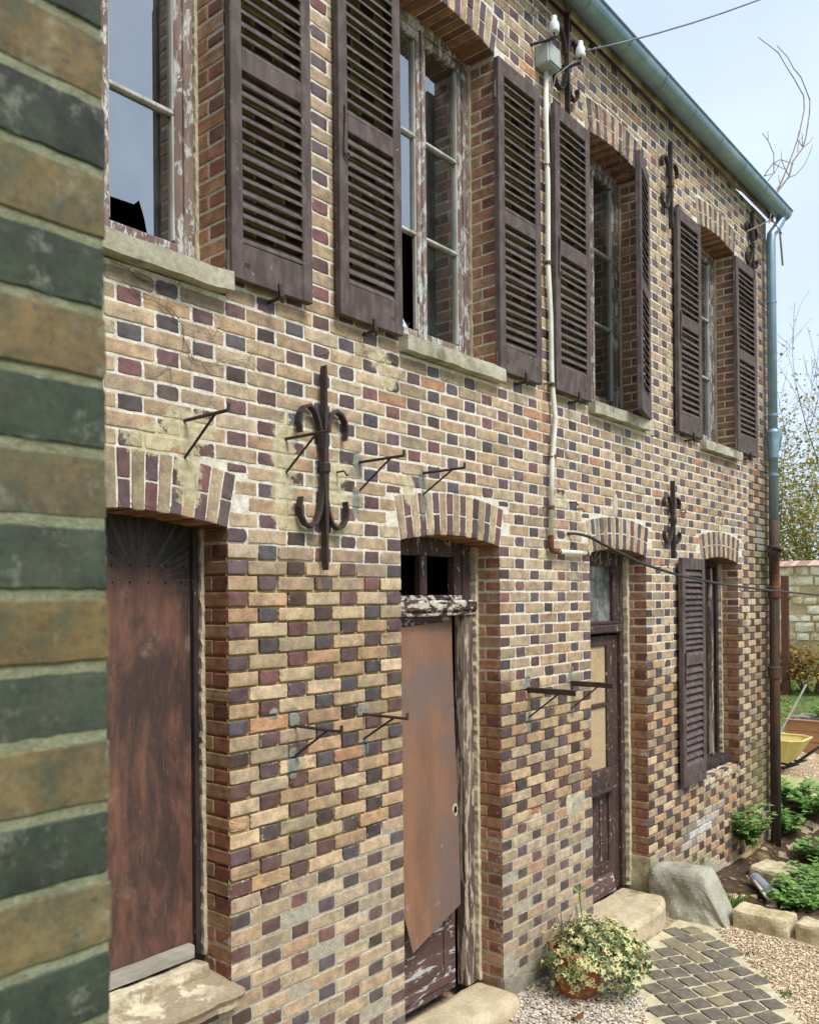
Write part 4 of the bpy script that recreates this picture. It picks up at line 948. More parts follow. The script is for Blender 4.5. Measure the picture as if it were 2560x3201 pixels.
tag(mb.build('bare_shoots', M_twig), 'bare pale shoots arching up above the end of the zinc gutter', 'branch')
mb = MB(); shoot(mb, [on_y(*q, -.16) for q in ((1572, 487), (1600, 474), (1622, 462), (1630, 470), (1645, 492))], .008, .006); mb.tube([on_y(1618, 470, -.16), on_y(1622, 450, -.16)], .006, 5)
tag(mb.build('broken_twig', M_twig), 'broken pale twig caught on the bend of the downpipe', 'twig')
# ------------------------------------------------------------------ yard materials
M_gravelbed = surf('gravel_ground', lin(196, 176, 144), lin(168, 148, 118), 60, lin(140, 122, 96), 14, (.5, .65), .95, .8, .012, 90)
def island_material(name, cols, rough=.85, bs=.3, bscale=60, spec=.3, trans=0.):
    m, n, b = new_mat(name); g = nd(n, 'ShaderNodeNewGeometry'); oi = nd(n, 'ShaderNodeObjectInfo')
    r = mth(n, 'FRACT', mth(n, 'ADD', g.outputs['Random Per Island'], oi.outputs['Random']))
    cr = nd(n, 'ShaderNodeValToRGB'); e = cr.color_ramp.elements; cr.color_ramp.interpolation = 'CONSTANT'
    for i, c in enumerate(cols):
        q = e[i] if i < 2 else e.new(i/len(cols))
        q.position = i/len(cols); q.color = (*c, 1)
    n.links.new(r, cr.inputs['Fac'])
    c = mix(n, .5, cr.outputs['Color'], mix(n, ramp(n, noise(n, pos(n), bscale*.5, 4, .6), .3, .7), (.6, .6, .6), (1.25, 1.25, 1.25)), 'MULTIPLY')
    n.links.new(c, b.inputs['Base Color']); b.inputs['Roughness'].default_value = rough; b.inputs['Specular IOR Level'].default_value = spec
    if bs: bump(n, b, noise(n, pos(n), bscale, 4), bs, .003)
    if trans:
        o = n.nodes['Material Output']; t = nd(n, 'ShaderNodeBsdfTranslucent'); n.links.new(c, t.inputs['Color']); ms = nd(n, 'ShaderNodeMixShader'); ms.inputs[0].default_value = trans
        n.links.new(b.outputs[0], ms.inputs[1]); n.links.new(t.outputs[0], ms.inputs[2]); n.links.new(ms.outputs[0], o.inputs['Surface'])
    return m
M_pebble = island_material('river_pebbles', [lin(220, 200, 164), lin(230, 214, 186), lin(200, 170, 130), lin(208, 188, 156), lin(186, 160, 128), lin(234, 224, 204), lin(192, 168, 138), lin(168, 148, 124)])
M_chip = island_material('pale_stone_chips', [lin(206, 198, 182), lin(186, 178, 164), lin(220, 214, 200), lin(160, 150, 136), lin(196, 176, 150)])
M_cobble = surf('cobble', lin(122, 114, 100), lin(102, 96, 86), 16, lin(132, 124, 102), 9, (.5, .68), .85, .6, .006, 40)
M_cobble2 = surf('tan_cobble', lin(150, 138, 114), lin(132, 120, 100), 14, lin(128, 124, 96), 9, (.5, .68), .85, .6, .006, 40)
M_pathbed = surf('sandy_path_joints', lin(214, 204, 172), lin(196, 184, 150), 14, lin(168, 164, 112), 5, (.54, .70), .95, .8, .008, 60)
M_soil = surf('soil', lin(88, 70, 52), lin(66, 52, 40), 9, lin(128, 108, 82), 6, (.55, .68), .98, .9, .02, 30)
M_terra = surf('terracotta', lin(178, 100, 66), lin(160, 86, 56), 8, lin(186, 140, 110), 5, (.6, .75), .75, .2, .002, 60)
M_leaf = island_material('fresh_leaves', [lin(116, 156, 72), lin(134, 172, 86), lin(92, 132, 58), lin(156, 188, 110), lin(120, 154, 84)], .5, 0, 60, .4, .25)
M_grassblade = island_material('grass_blades', [lin(96, 130, 60), lin(112, 142, 66), lin(84, 116, 54), lin(130, 150, 80)], .6, 0, 60, .3, .25)
M_autumn = island_material('autumn_leaves', [lin(176, 138, 62), lin(150, 100, 52), lin(196, 168, 80), lin(120, 84, 52), lin(134, 128, 60), lin(98, 108, 48)], .7, 0, 40, .3, .25)
M_yleaf = island_material('yellow_green_leaves', [lin(156, 152, 64), lin(176, 164, 72), lin(128, 134, 58), lin(190, 170, 84), lin(110, 120, 54)], .6, 0, 40, .3, .3)
M_bark = surf('bark', lin(112, 98, 82), lin(90, 78, 66), 12, lin(128, 126, 100), 5, (.55, .7), .95, .5)
M_bark_pale = surf('pale_bark', lin(150, 136, 114), lin(128, 114, 96), 12, None, rough=.95)
M_lawn = surf('added_lawn_ground', lin(104, 122, 62), lin(88, 106, 52), 5, lin(126, 122, 72), 2.5, (.55, .7), .95, .6, .01, 40)
M_plank = surf('planter_wood', lin(186, 142, 104), lin(170, 126, 90), 10, lin(148, 110, 82), 5, (.55, .7), .75, .25, .002, 40, (1, .12, 1))
M_yellow = surf('yellow_plastic', lin(224, 206, 136), lin(212, 194, 124), 6, lin(192, 178, 130), 5, (.6, .75), .45, .08, .001, fine=.06)
M_black = surf('black_tube', lin(46, 46, 50), lin(38, 38, 42), 8, None, rough=.4, bs=.1)
M_slabmoss = surf('mossy_slab', lin(176, 176, 112), lin(158, 158, 104), 5, lin(186, 178, 146), 3, (.5, .65), .92, .4)
M_rear = surf('rear_wall_render', lin(196, 176, 128), lin(178, 156, 110), 2.4, lin(206, 196, 168), 1.2, (.5, .65), .95, .8, .02, 8)
M_block = surf('pale_blocks', lin(236, 230, 202), lin(218, 206, 172), 3, lin(196, 178, 132), 2, (.5, .62), .95, .8, .02, 8)
M_coping = island_material('coping_tiles', [lin(196, 158, 140), lin(178, 138, 122), lin(206, 172, 154), lin(160, 132, 120)])
M_slate = surf('slate_pieces', lin(128, 132, 134), lin(108, 112, 116), 8, None, rough=.8)
M_pvc = surf('grey_drain_pipe', lin(150, 156, 166), lin(138, 144, 156), 8, lin(60, 110, 150), 5, (.62, .64), .4, .1, fine=.08)
M_yard_white = surf('white_hose', lin(220, 218, 208), lin(204, 200, 188), 12, None, rough=.5, bs=.1)
M_rubble = surf('rubble_stone', lin(210, 196, 162), lin(186, 168, 132), 7, lin(170, 156, 110), 4, (.52, .66), .95, .8, .012, 18)
# ------------------------------------------------------------------ ground
def ground_h(x, y):
    h = -2.80+.006*noise1(x*1.3, y*1.3, 2)
    b = sstep((x-4.3)/.5)*(1-sstep((x-7.6)/1.0))*sstep((y+2.2)/.5)*(1-sstep((y-.15)/.3))
    h -= b*(.10+.05*noise1(x*3, y*3, 5))
    h -= .12*math.exp(-((x-6.6)/.7)**2-((y+.35)/.35)**2)
    m_ = math.exp(-((x-8.0)/.55)**2-((y-.15)/.75)**2); h += .17*m_*(1+.3*noise1(x*5, y*5, 3))
    return h
def sheet(name, X, Y, fn, m_, z=0.):
    vs = [(x, y, fn(x, y)+z) for x in X for y in Y]; ny = len(Y)
    mb = MB(); mb.add(vs, [(i*ny+j, (i+1)*ny+j, (i+1)*ny+j+1, i*ny+j+1) for i in range(len(X)-1) for j in range(ny-1)]); return mb.build(name, m_, smooth=True)
def axis(a, b, s, far0, far1): return sorted(set([far0, far0*.5+a*.5]+[a+s*i for i in range(int((b-a)/s)+1)]+[b*.6+far1*.4, far1]))
struct(sheet('ground', axis(-4, 13, .12, -150, 250), axis(-4, 3, .12, -200, 200), ground_h, M_gravelbed))
def bed_fn(x, y): return ground_h(x, y)+.004
struct(sheet('garden_bed', [4.36+.1*i for i in range(44)], [-2.2+.1*i for i in range(32)], lambda x, y: ground_h(x, y)+.006+.018*noise1(x*9, y*9, 1)-.05*(x > 8.55 or y < -2.1 or y > .85), M_soil))
struct(sheet('lawn', [14+.6*i for i in range(30)], [-8+.6*i for i in range(40)], lambda x, y: -2.785+.02*noise1(x*.6, y*.6, 2), M_lawn))
# ------------------------------------------------------------------ setts of the path
E1 = (math.cos(math.radians(-31)), math.sin(math.radians(-31))); E2 = (E1[1], -E1[0])
POLY = [(4.02, -.30), (4.03, -.58), (3.87, -.70), (3.60, -.95), (3.22, -1.27), (2.99, -1.45), (2.3, -2.0), (1.5, -2.6), (1.0, -1.9), (2.38, -.80), (2.69, -.61), (3.22, -.30), (3.72, -.262)]
def inside(x, y, P):
    c = False
    for i in range(len(P)):
        (a, b), (d, e) = P[i], P[i-1]
        if (b > y) != (e > y) and x < (d-a)*(y-b)/(e-b)+a: c = not c
    return c
mb = MB(); NB = 60; vs, fs = [], []
for i in range(NB):
    for j in range(NB):
        x0, y0 = .9+3.25*i/NB, -2.7+2.5*j/NB; dx, dy = 3.25/NB, 2.5/NB
        if inside(x0+dx/2, y0+dy/2, POLY): mb.add([(x0, y0, -2.793+.003*noise1(x0*20, y0*20)), (x0+dx, y0, -2.793+.003*noise1((x0+dx)*20, y0*20)), (x0+dx, y0+dy, -2.793+.003*noise1((x0+dx)*20, (y0+dy)*20)), (x0, y0+dy, -2.793+.003*noise1(x0*20, (y0+dy)*20))], [(0, 1, 2, 3)])
path = struct(mb.build('cobble_path', M_pathbed))
nc = 0
for i in range(-3, 30):
    for j in range(-22, 16):
        off = .5 if j % 2 else 0.
        cx = 3.703+.062+E1[0]*(j*.137)+E2[0]*(i+off*.25)*.142; cy = -.276-.09+E1[1]*(j*.137)+E2[1]*(i+off*.25)*.142
        if not inside(cx, cy, POLY) or cx < 1.6: continue
        if not all(inside(cx+q*.075, cy+w_*.075, POLY) for q, w_ in ((1, 0), (-1, 0), (0, 1), (0, -1))): continue
        h1, h2 = .0625+R.uniform(-.008, .003), .0615+R.uniform(-.008, .003); tl = R.uniform(-.14, .14); a = R.uniform(-.10, .10)
        mb = MB(); O = outline(-h1, h1, -h2, h2, .007, 2, .003); n = len(O); vs = []
        for s_, dz in ((1.0, -.012), (.99, .003), (.95, .0065), (.5, .0075)):
            for (p, q) in O:
                p2, q2 = p*s_*math.cos(a)-q*s_*math.sin(a), p*s_*math.sin(a)+q*s_*math.cos(a)
                vs.append((cx+E1[0]*p2+E2[0]*q2, cy+E1[1]*p2+E2[1]*q2, -2.79+dz+tl*p*.3+R.uniform(-.001, .001)))
        fs = [(r*n+k, r*n+(k+1) % n, (r+1)*n+(k+1) % n, (r+1)*n+k) for r in range(3) for k in range(n)]+[tuple(3*n+k for k in range(n))]
        mb.add(vs, fs); mb.build('cobble', M_cobble2 if R.random() < .22 else M_cobble, path); nc += 1
# ------------------------------------------------------------------ loose gravel
ICO = None
def pebble(mb, x, y, z, r):
    k = 6; ax = [R.uniform(.7, 1.25), R.uniform(.6, 1.0), R.uniform(.4, .75)]; a = R.uniform(0, 6.28); ca, sa = math.cos(a), math.sin(a); vs = []
    for (rr, zz) in ((.75, -.45), (1., .15), (.62, .7)):
        for i in range(k):
            t = 2*math.pi*i/k+(.5 if zz > 0 else 0); p, q = rr*math.cos(t)*ax[0]*r*R.uniform(.88, 1.12), rr*math.sin(t)*ax[1]*r*R.uniform(.88, 1.12)
            vs.append((x+p*ca-q*sa, y+p*sa+q*ca, z+zz*ax[2]*r))
    fs = [(r_*k+i, r_*k+(i+1) % k, (r_+1)*k+(i+1) % k, (r_+1)*k+i) for r_ in range(2) for i in range(k)]+[tuple(2*k+i for i in range(k))]
    mb.add(vs, fs)
g1, g2 = MB(), MB()
for _ in range(20000):
    x, y = R.uniform(2.3, 4.3), R.uniform(-2.3, -.55)
    if inside(x, y, POLY) and R.random() > .012: continue
    if x > 4.12 and y > -2.0: continue
    u, v, d_ = project((x, y, -2.8))
    if not (1900 < u < 2900 and v < 3500): continue
    pebble(g1, x, y, ground_h(x, y)+.003+R.uniform(0, .006), R.uniform(.005, .0105))
for _ in range(2600):
    x, y = R.uniform(8.6, 13.5), R.uniform(-.5, 2.2)
    pebble(g1, x, y, ground_h(x, y)+.003, R.uniform(.012, .028))
for _ in range(4200):
    x, y = R.uniform(1.9, 2.75), R.uniform(-.75, .0)
    if inside(x, y, POLY): continue
    pebble(g2, x, y, -2.798+R.uniform(0, .012), R.uniform(.005, .013))
stuff(tag(g1.build('gravel', M_pebble), 'loose tan river gravel beside the cobbled path', 'gravel')); stuff(tag(g2.build('stone_chips', M_chip), 'pale stone chippings under the ivy pot at the foot of the wall', 'gravel'))
# ------------------------------------------------------------------ steps, boulder, edging stones
mb = MB(); rock(mb, .95, 2.06, -.15, .2, -2.84, -2.70, .035, .055, .008, 2, None, .8); tag(mb.build('stone_step', M_step, org=(1.5, 0, -2.8), smooth=True), 'worn rounded stone step under the door with the loose brown sheet', 'step')
mb = MB(); rock(mb, 2.86, 4.05, -.26, .2, -2.84, -2.645, .03, .035, .006, 12, lambda x, y, z: (x, y+.10*max(0, (x-3.75)/.3)**2*(y < 0), z), .8); tag(mb.build('stone_step', M_step, org=(3.45, -.05, -2.8)), 'mossy stone slab step in front of the dark panelled door', 'step')
def bw(x, y, z):
    t = (z+2.84)/.42; yo = -.115-.0*t
    top = -2.43-.34*max(0., (-y-.40)/.22)**1.5
    z2 = -2.84+(z+2.84)*((min(top, -2.44)+2.84)/.42)
    return (x+.06*t+.02*noise1(y*8, z*8, 3), y, z2)
mb = MB(); rock(mb, 4.03, 4.27, -.625, -.02, -2.84, -2.42, .028, .05, .018, 5, bw, .9); tag(mb.build('upright_boulder', M_boulder, org=(4.15, -.3, -2.8)), 'big grey upright stone leaning at the foot of the wall', 'boulder')
for i, (y0, y1, lab) in enumerate(((-1.045, -.635, 'long rough kerb stone next to the grey boulder'), (-1.50, -1.085, 'rough kerb stone past the mossy gap in the garden edging'), (-2.05, -1.54, 'last rough kerb stone of the garden edging'))):
    mb = MB(); rock(mb, 4.155+.02*i, 4.40, y0, y1, -2.86, -2.672, .028, .022, .012, 20+i*4, None, 1.1); tag(mb.build('kerb_stone', M_rubble, org=(4.27, (y0+y1)/2, -2.8)), lab, 'kerb stone', 'kerb stones edging the garden bed')
def place(u, v, z=-2.86): return on_z(u, v, z)
p = place(1632, 1832, -2.86); mb = MB(); rock(mb, p[0]-.22, p[0]+.25, p[1]-.17, p[1]+.19, -2.96, -2.83, .03, .03, .016, 3, lambda x, y, z: (x+.3*(y-p[1]), y, z-.10*(x-p[0])), .9); tag(mb.build('rubble_slab', M_rubble, org=(p[0], p[1], -2.95)), 'flat pale rubble slab lying at the base of the rusty downpipe', 'stone')
p = place(1600, 1864, -2.86); mb = MB(); a0, a1 = Vector((p[0]+.16, p[1]+.10, -2.86)), Vector((p[0]-.12, p[1]-.13, -2.875)); mb.tube([a0, a0.lerp(a1, .4), a1], .052, 14); mb.tube([a1+(a1-a0)*.02, a1+(a1-a0)*.12], .059, 14)
tag(mb.build('drain_pipe', M_pvc, org=(p[0], p[1], -2.93), smooth=False), 'short grey and blue plastic drain pipe lying in the garden bed', 'pipe')
p = place(1603, 1880, -2.87); mb = MB(); mb.tube([(p[0]+.16, p[1]+.12, -2.83), (p[0]+.06, p[1]+.03, -2.86), (p[0]-.08, p[1]-.06, -2.87), (p[0]-.16, p[1]-.16, -2.89)], .014, 8); tag(mb.build('white_hose', M_yard_white, org=(p[0], p[1], -2.9), smooth=True), 'thin white hose end beside the plastic drain pipe', 'hose')
for i in range(10):
    x, y = R.uniform(5.0, 6.6), R.uniform(-.75, -.15); s_ = R.uniform(.03, .07); mb = MB(); z = ground_h(x, y); rock(mb, x-s_, x+s_, y-s_*.8, y+s_*.8, z-.02, z+s_*.7, .03, .02, .012, i*2); tag(mb.build('rubble_stone', M_rubble, org=(x, y, z)), 'small loose rubble stone on the soil of the garden bed', 'stone', 'loose rubble in the garden bed')
# ------------------------------------------------------------------ ivy pot
PXc, PYc = 2.47, -.285
mb = MB(); mb.lathe([(.02, 0.), (.115, 0), (.12, .01), (.155, .235), (.17, .24), (.176, .29), (.165, .295), (.158, .27), (.02, .265)], 28, (PXc, PYc, -2.797)); pot = tag(mb.build('flower_pot', M_terra, org=(PXc, PYc, -2.797), smooth=False), 'terracotta flower pot half hidden under variegated ivy', 'pot')
mb = MB(); mb.lathe([(.155, 0), (.10, .012), (.01, .016)], 20, (PXc, PYc, -2.797+.272)); mb.build('potting_soil', M_soil, pot)
def ivy_material():
    m, n, b = new_mat('variegated_ivy'); ed = nd(n, 'ShaderNodeAttribute', attribute_name='edge'); g = nd(n, 'ShaderNodeNewGeometry'); oi = nd(n, 'ShaderNodeObjectInfo')
    r = mth(n, 'FRACT', mth(n, 'ADD', g.outputs['Random Per Island'], oi.outputs['Random']))
    t = mth(n, 'ADD', ed.outputs['Fac'], mth(n, 'MULTIPLY', mth(n, 'SUBTRACT', r, .55), 1.2))
    c = mix(n, ramp(n, mth(n, 'ADD', t, mth(n, 'MULTIPLY', mth(n, 'SUBTRACT', noise(n, pos(n), 70, 3), .5), .8)), .35, .62), lin(78, 100, 52), lin(226, 222, 160))
    c = mix(n, ramp(n, r, .82, .9, 0, .8), c, lin(86, 104, 56))
    n.links.new(c, b.inputs['Base Color']); b.inputs['Roughness'].default_value = .42
    tr = nd(n, 'ShaderNodeBsdfTranslucent'); n.links.new(c, tr.inputs['Color']); ms = nd(n, 'ShaderNodeMixShader'); ms.inputs[0].default_value = .2
    n.links.new(b.outputs[0], ms.inputs[1]); n.links.new(tr.outputs[0], ms.inputs[2]); n.links.new(ms.outputs[0], n.nodes['Material Output'].inputs['Surface']); return m
M_ivy = ivy_material()
def ivy_leaf(mb, M4, s):
    P = [(0, -.35), (.38, -.5), (.30, -.12), (.62, .12), (.24, .28), (0, .9), (-.24, .28), (-.62, .12), (-.30, -.12), (-.38, -.5)]
    vs = [M4 @ Vector((0, 0, 0))]+[M4 @ Vector((x*s, y*s, s*(.12*abs(x)-.10*y*y+R.uniform(-.06, .06)))) for x, y in P]
    mb.add(vs, [(0, 1+i, 1+(i+1) % 10) for i in range(10)], None, [0.]+[1.]*10)
ivy = thing('ivy_plant', 'bushy cream and green variegated ivy spilling over its terracotta pot', 'plant', (PXc, PYc, -2.53))
protos = []
for i in range(6):
    mb = MB(); ivy_leaf(mb, Matrix.Identity(4), (.036+.004*i)); protos.append(mb)
leaf_me = []
for i, m0 in enumerate(protos):
    o = m0.build('leaf', M_ivy, ivy, org=(0, 0, 0)); leaf_me.append(o)
def ivy_spot():
    while True:
        th = R.uniform(0, 2*math.pi); ph = math.acos(R.uniform(-.75, 1)); rr = R.uniform(.72, 1.06)
        d = Vector((math.sin(ph)*math.cos(th), math.sin(ph)*math.sin(th), math.cos(ph)))
        p = Vector((PXc+.09, PYc-.075, -2.575))+Vector((d.x*.32, d.y*.285, d.z*.20))*rr*(1+.20*noise1(d.x*5, d.y*5+d.z*4, 3)+.12*noise1(d.x*13, d.y*13+d.z*9, 1))
        if d.z < -.05: p.x += .05*R.random()+.05*(d.x > 0); p.z -= .06*R.random()
        if p.z < -2.785 or p.y > -.02: continue
        # leave the pot showing low on the camera side
        if p.z < -2.60 and d.x < -.1 and abs(d.y+.45) < .40 and R.random() < .85: continue
        return p, d
def leaf_rot(d):
    nrm = (d+Vector((R.gauss(0, .45), R.gauss(0, .45), .35+R.gauss(0, .3)))).normalized(); q = nrm.to_track_quat('Z', 'Y'); return (q.to_matrix().to_4x4() @ Matrix.Rotation(R.uniform(0, 6.28), 4, 'Z'))
fill = MB()
for i in range(1500):
    p, d = ivy_spot(); M4 = leaf_rot(d)
    if i < 280:
        loc = p-Vector((PXc, PYc, -2.53))
        if i < 6: o = leaf_me[i]; o.location = loc; o.rotation_euler = M4.to_euler()
        else: o = link_copy(leaf_me[i % 6], ivy, loc, M4.to_euler()); 
    else: ivy_leaf(fill, Matrix.Translation(p) @ M4, R.uniform(.02, .042))
stuff(fill.build('foliage', M_ivy, ivy))
mb = MB()
for i in range(46):
    p, d = ivy_spot(); c0 = Vector((PXc, PYc, -2.52)); mb.tube([c0, c0.lerp(p, .5)+Vector((0, 0, .05)), p], .0022, 4, cap=False)
for i in range(16):
    x, y = PXc+R.uniform(-.13, .10), PYc+R.uniform(-.02, .13); h = R.uniform(.16, .30); a = R.uniform(-.1, .1)
    mb.tube([(x, y, -2.53), (x+a*.3, y+R.uniform(-.02, .02), -2.53+h*.5), (x+a, y+R.uniform(-.03, .03), -2.53+h)], [.003, .0024, .0012], 4, cap=False)
mb.build('stem', M_twig_dark, ivy)
mb = MB(); x, y = PXc+.10, PYc+.03; mb.tube([(x, y, -2.53), (x+.01, y, -2.33), (x-.005, y+.01, -2.20)], [.005, .005, .004], 5)
for i in range(7): a = i*.9; mb.add([(x, y, -2.21), (x+.03*math.cos(a)-.01, y+.03*math.sin(a), -2.19), (x+.055*math.cos(a), y+.055*math.sin(a), -2.17), (x+.03*math.cos(a)+.01, y+.03*math.sin(a)+.01, -2.185)], [(0, 1, 2, 3)])
tag(mb.build('green_shoot', M_leaf, org=(x, y, -2.53)), 'single green leafy shoot standing up out of the ivy pot', 'plant')
mb = MB(); p = on_y(418, 2010, -.02); q = (-.36, .06, -1.925); q = on_z(308, 2073, -1.955)
vs = [(q[0]+a, q[1]+b, -1.952+c) for a, b, c in ((-.028, -.006, .004), (-.01, .014, .012), (.02, .012, .008), (.034, -.002, .003), (.012, -.014, .010), (-.012, -.014, .004))]; mb.add(vs, [(0, 1, 2, 3, 4, 5)]); tag(mb.build('fallen_leaf', surf('yellow_leaf', lin(206, 176, 60), lin(188, 150, 50), 30), org=(q[0], q[1], -1.955)), 'yellow fallen leaf on the peeling stone sill of the boarded window', 'leaf')
for (u, v) in ((1215, 2143),):
    p = on_z(u, v, -2.785); mb = MB(); vs = [(p[0], p[1], -2.775)]+[(p[0]+.06*math.cos(t)*(1+.35*math.cos(3*t)), p[1]+.03*math.sin(t)*(1+.2*math.cos(5*t)), -2.78+.014*math.cos(2*t+.6)) for t in [i*.5236 for i in range(12)]]; mb.add(vs, [(0, 1+i, 1+(i+1) % 12) for i in range(12)]); tag(mb.build('fallen_leaf', M_autumn, org=(p[0], p[1], -2.79)), 'brown curled leaf on the stone chippings by the pot', 'leaf')
# ------------------------------------------------------------------ weeds in the bed
def leafquad(mb, p, d, s, fold=.25):
    d = d.normalized(); up = Vector((0, 0, 1)) if abs(d.z) < .9 else Vector((1, 0, 0)); sd_ = d.cross(up).normalized(); nr = sd_.cross(d)
    a, b, c, e = p, p+d*s*.5+sd_*s*.42+nr*s*fold*.3, p+d*s, p+d*s*.5-sd_*s*.42+nr*s*fold*.3
    mb.add([a, b, c, e, p+d*s*.5], [(0, 1, 4), (1, 2, 4), (2, 3, 4), (3, 0, 4)])
def weed(x, y, h, rad, ns, label, leaf=.035, m_=None, name='leafy_weed', group='green weeds in the garden bed', z=None):
    z = ground_h(x, y) if z is None else z; t = thing(name, label, 'plant', (x, y, z), group); fo, stm = MB(), MB()
    for i in range(ns):
        a = R.uniform(0, 6.28); ln = R.uniform(.4, 1)*rad; hh = R.uniform(.35, 1)*h; p0 = Vector((x+R.uniform(-.3, .3)*rad, y+R.uniform(-.3, .3)*rad, z-.01)); pts = []
        for q in range(5):
            s_ = q/4; pts.append(p0+Vector((math.cos(a)*ln*s_**1.3, math.sin(a)*ln*s_**1.3, hh*(s_*1.5-.5*s_*s_))))
        stm.tube(pts, .0022, 4, cap=False)
        for q in range(1, 5):
            for sd_ in (-1, 1, 0):
                aa = a+sd_*1.1+R.uniform(-.3, .3); leafquad(fo, pts[q]+Vector((R.uniform(-.01, .01), R.uniform(-.01, .01), 0)), Vector((math.cos(aa), math.sin(aa), R.uniform(-.2, .5))), leaf*R.uniform(1.0, 2.1))
    fo.build('foliage', m_ or M_leaf, t); stm.build('stem', m_ or M_leaf, t); return t
WD_ = [((1575, 1755), .38, .22, 34, 'climbing green weed against the brick left of the downpipe foot', -2.78, .045), ((1600, 1700), .34, .12, 18, 'thin green weed climbing the wall beside the downpipe', -2.7, .035), ((1612, 1740), .34, .16, 20, 'green weed wrapped around the rusty downpipe foot', -2.85, .04),
       ((1650, 1745), .24, .18, 20, 'fern-like green weed on the soil bank right of the downpipe', -2.84, .045), ((1665, 1700), .22, .30, 44, 'wide green weed mat along the mossy slab edge', -2.76, .045), ((1712, 1715), .22, .28, 40, 'green weed mat on the garden bank by the slab corner', -2.76, .045), ((1715, 1775), .2, .22, 26, 'green weed clump hanging over bare dark soil', -2.82, .045),
       ((1690, 1880), .15, .22, 46, 'dense bright green weed clump behind the kerb stones', -2.86, .032), ((1660, 1895), .13, .18, 36, 'low green weed clump behind the kerb joint', -2.86, .03), ((1718, 1850), .17, .22, 44, 'dense green weeds behind the far kerb stone', -2.86, .034), ((1705, 1905), .13, .20, 40, 'bright weeds growing against the back of a kerb stone', -2.86, .03), ((1650, 1870), .10, .14, 22, 'small weed beside the grey drain pipe end', -2.87, .028)]
for (uv, h, rad, ns, lab, z, lf) in WD_:
    p = on_z(*uv, z)
    if p[1] > -.06 and p[0] < 7.15: p = on_y(*uv, -.10)
    weed(p[0], p[1], h, rad, ns, lab, lf, z=(ground_h(p[0], p[1]) if p[0] > 7.3 or p[1] < -.2 else max(p[2]-.12, ground_h(p[0], p[1]))))
def grass(mb, x, y, z, n, h, sp, w_=.006):
    for i in range(n):
        a = R.uniform(0, 6.28); r = sp*R.random()**.5; px, py = x+r*math.cos(a), y+r*math.sin(a); hh = h*R.uniform(.5, 1.1); lx, ly = R.gauss(0, .4)*hh, R.gauss(0, .4)*hh; b = R.uniform(0, 3.14); wx, wy = math.cos(b)*w_, math.sin(b)*w_
        mb.add([(px-wx, py-wy, z-.005), (px+wx, py+wy, z-.005), (px+lx*.4+wx*.8, py+ly*.4+wy*.8, z+hh*.6), (px+lx*.4-wx*.8, py+ly*.4-wy*.8, z+hh*.6), (px+lx, py+ly, z+hh)], [(0, 1, 2, 3), (3, 2, 4)])
for (u, v), n, h, sp, w_, lab in (((1540, 1905), 40, .16, .08, .010, 'tuft of broad grass blades between the boulder and the kerb'), ((1552, 1895), 24, .14, .08, .012, 'broad-leaved grass tuft behind the first kerb stone'), ((1580, 2008), 30, .03, .05, .003, 'tiny grass tuft sprouting in the gravel below the kerb'), ((1615, 2060), 26, .025, .05, .003, 'sparse grass sprigs at the edge of the cobbles'), ((1655, 2095), 60, .03, .04, .004, 'thin grass growing along the right edge of the cobbles')):
    p = on_z(u, v, -2.84 if v < 1950 else -2.8); mb = MB(); z = ground_h(p[0], p[1]); grass(mb, p[0], p[1], z, n, h, sp, w_); tag(mb.build('grass_tuft', M_grassblade, org=(p[0], p[1], z)), lab, 'grass', 'grass tufts')
mb = MB()
for _ in range(420):
    x, y = R.uniform(4.6, 7.4), R.uniform(-1.6, -.05); leafquad(mb, Vector((x, y, ground_h(x, y)+.02)), Vector((R.gauss(0, 1), R.gauss(0, 1), .2)), R.uniform(.015, .04))
stuff(tag(mb.build('leaf_litter', M_autumn), 'scattered dry leaf litter on the garden bed soil', 'leaves'))
# ------------------------------------------------------------------ far yard
mb = MB(); rock(mb, 8.35, 9.9, -.9, .98, -2.83, -2.762, .12, .02, .006, 3, None, .5); tag(mb.build('mossy_slab', M_slabmoss, org=(9.1, 0, -2.8)), 'flat mossy concrete slab beyond the downpipe', 'slab')
XP = 12.0; pl = thing('planter_box', 'raised garden planter of pale brown horizontal boards', 'planter', (12.5, .6, -2.8)); zt_ = on_x(1660, 1516, XP)[2]; zb_ = -2.795; hb = (zt_-zb_)/3
ye = on_x(1651, 1550, XP)[1]
for i in range(3):
    for (a, b, c, d_) in ((XP, XP+.03, -1.2, ye), (XP+.97, XP+1.0, -1.2, ye)): m1 = MB(); m1.bbox(a, b, c, d_, zb_+i*hb+.004, zb_+(i+1)*hb-.002, .006); m1.build('board', M_plank, pl)
    m1 = MB(); m1.bbox(XP+.03, XP+.97, ye-.03, ye, zb_+i*hb+.004, zb_+(i+1)*hb-.002, .006); m1.build('board', M_plank, pl)
m1 = MB(); m1.bbox(XP-.02, XP+.06, -1.2, ye+.02, zt_, zt_+.022, .004); m1.build('rim_board', M_plank, pl)
m1 = MB(); m1.box(XP+.03, XP+.97, -1.2, ye-.03, zb_, zt_-.06); m1.build('potting_soil', M_soil, pl)
for i in range(4): y = ye-.1-.16*i; m1 = MB(); rock(m1, XP+.1, XP+.42, y-.10, y+.06, zt_+.025+.012*i, zt_+.045+.012*i, .05, .008, .004, i); tag(m1.build('slate_piece', M_slate, org=(XP+.25, y, zt_+.03)), 'grey flat slate piece lying on the planter corner', 'slate', 'slate pieces on the planter')
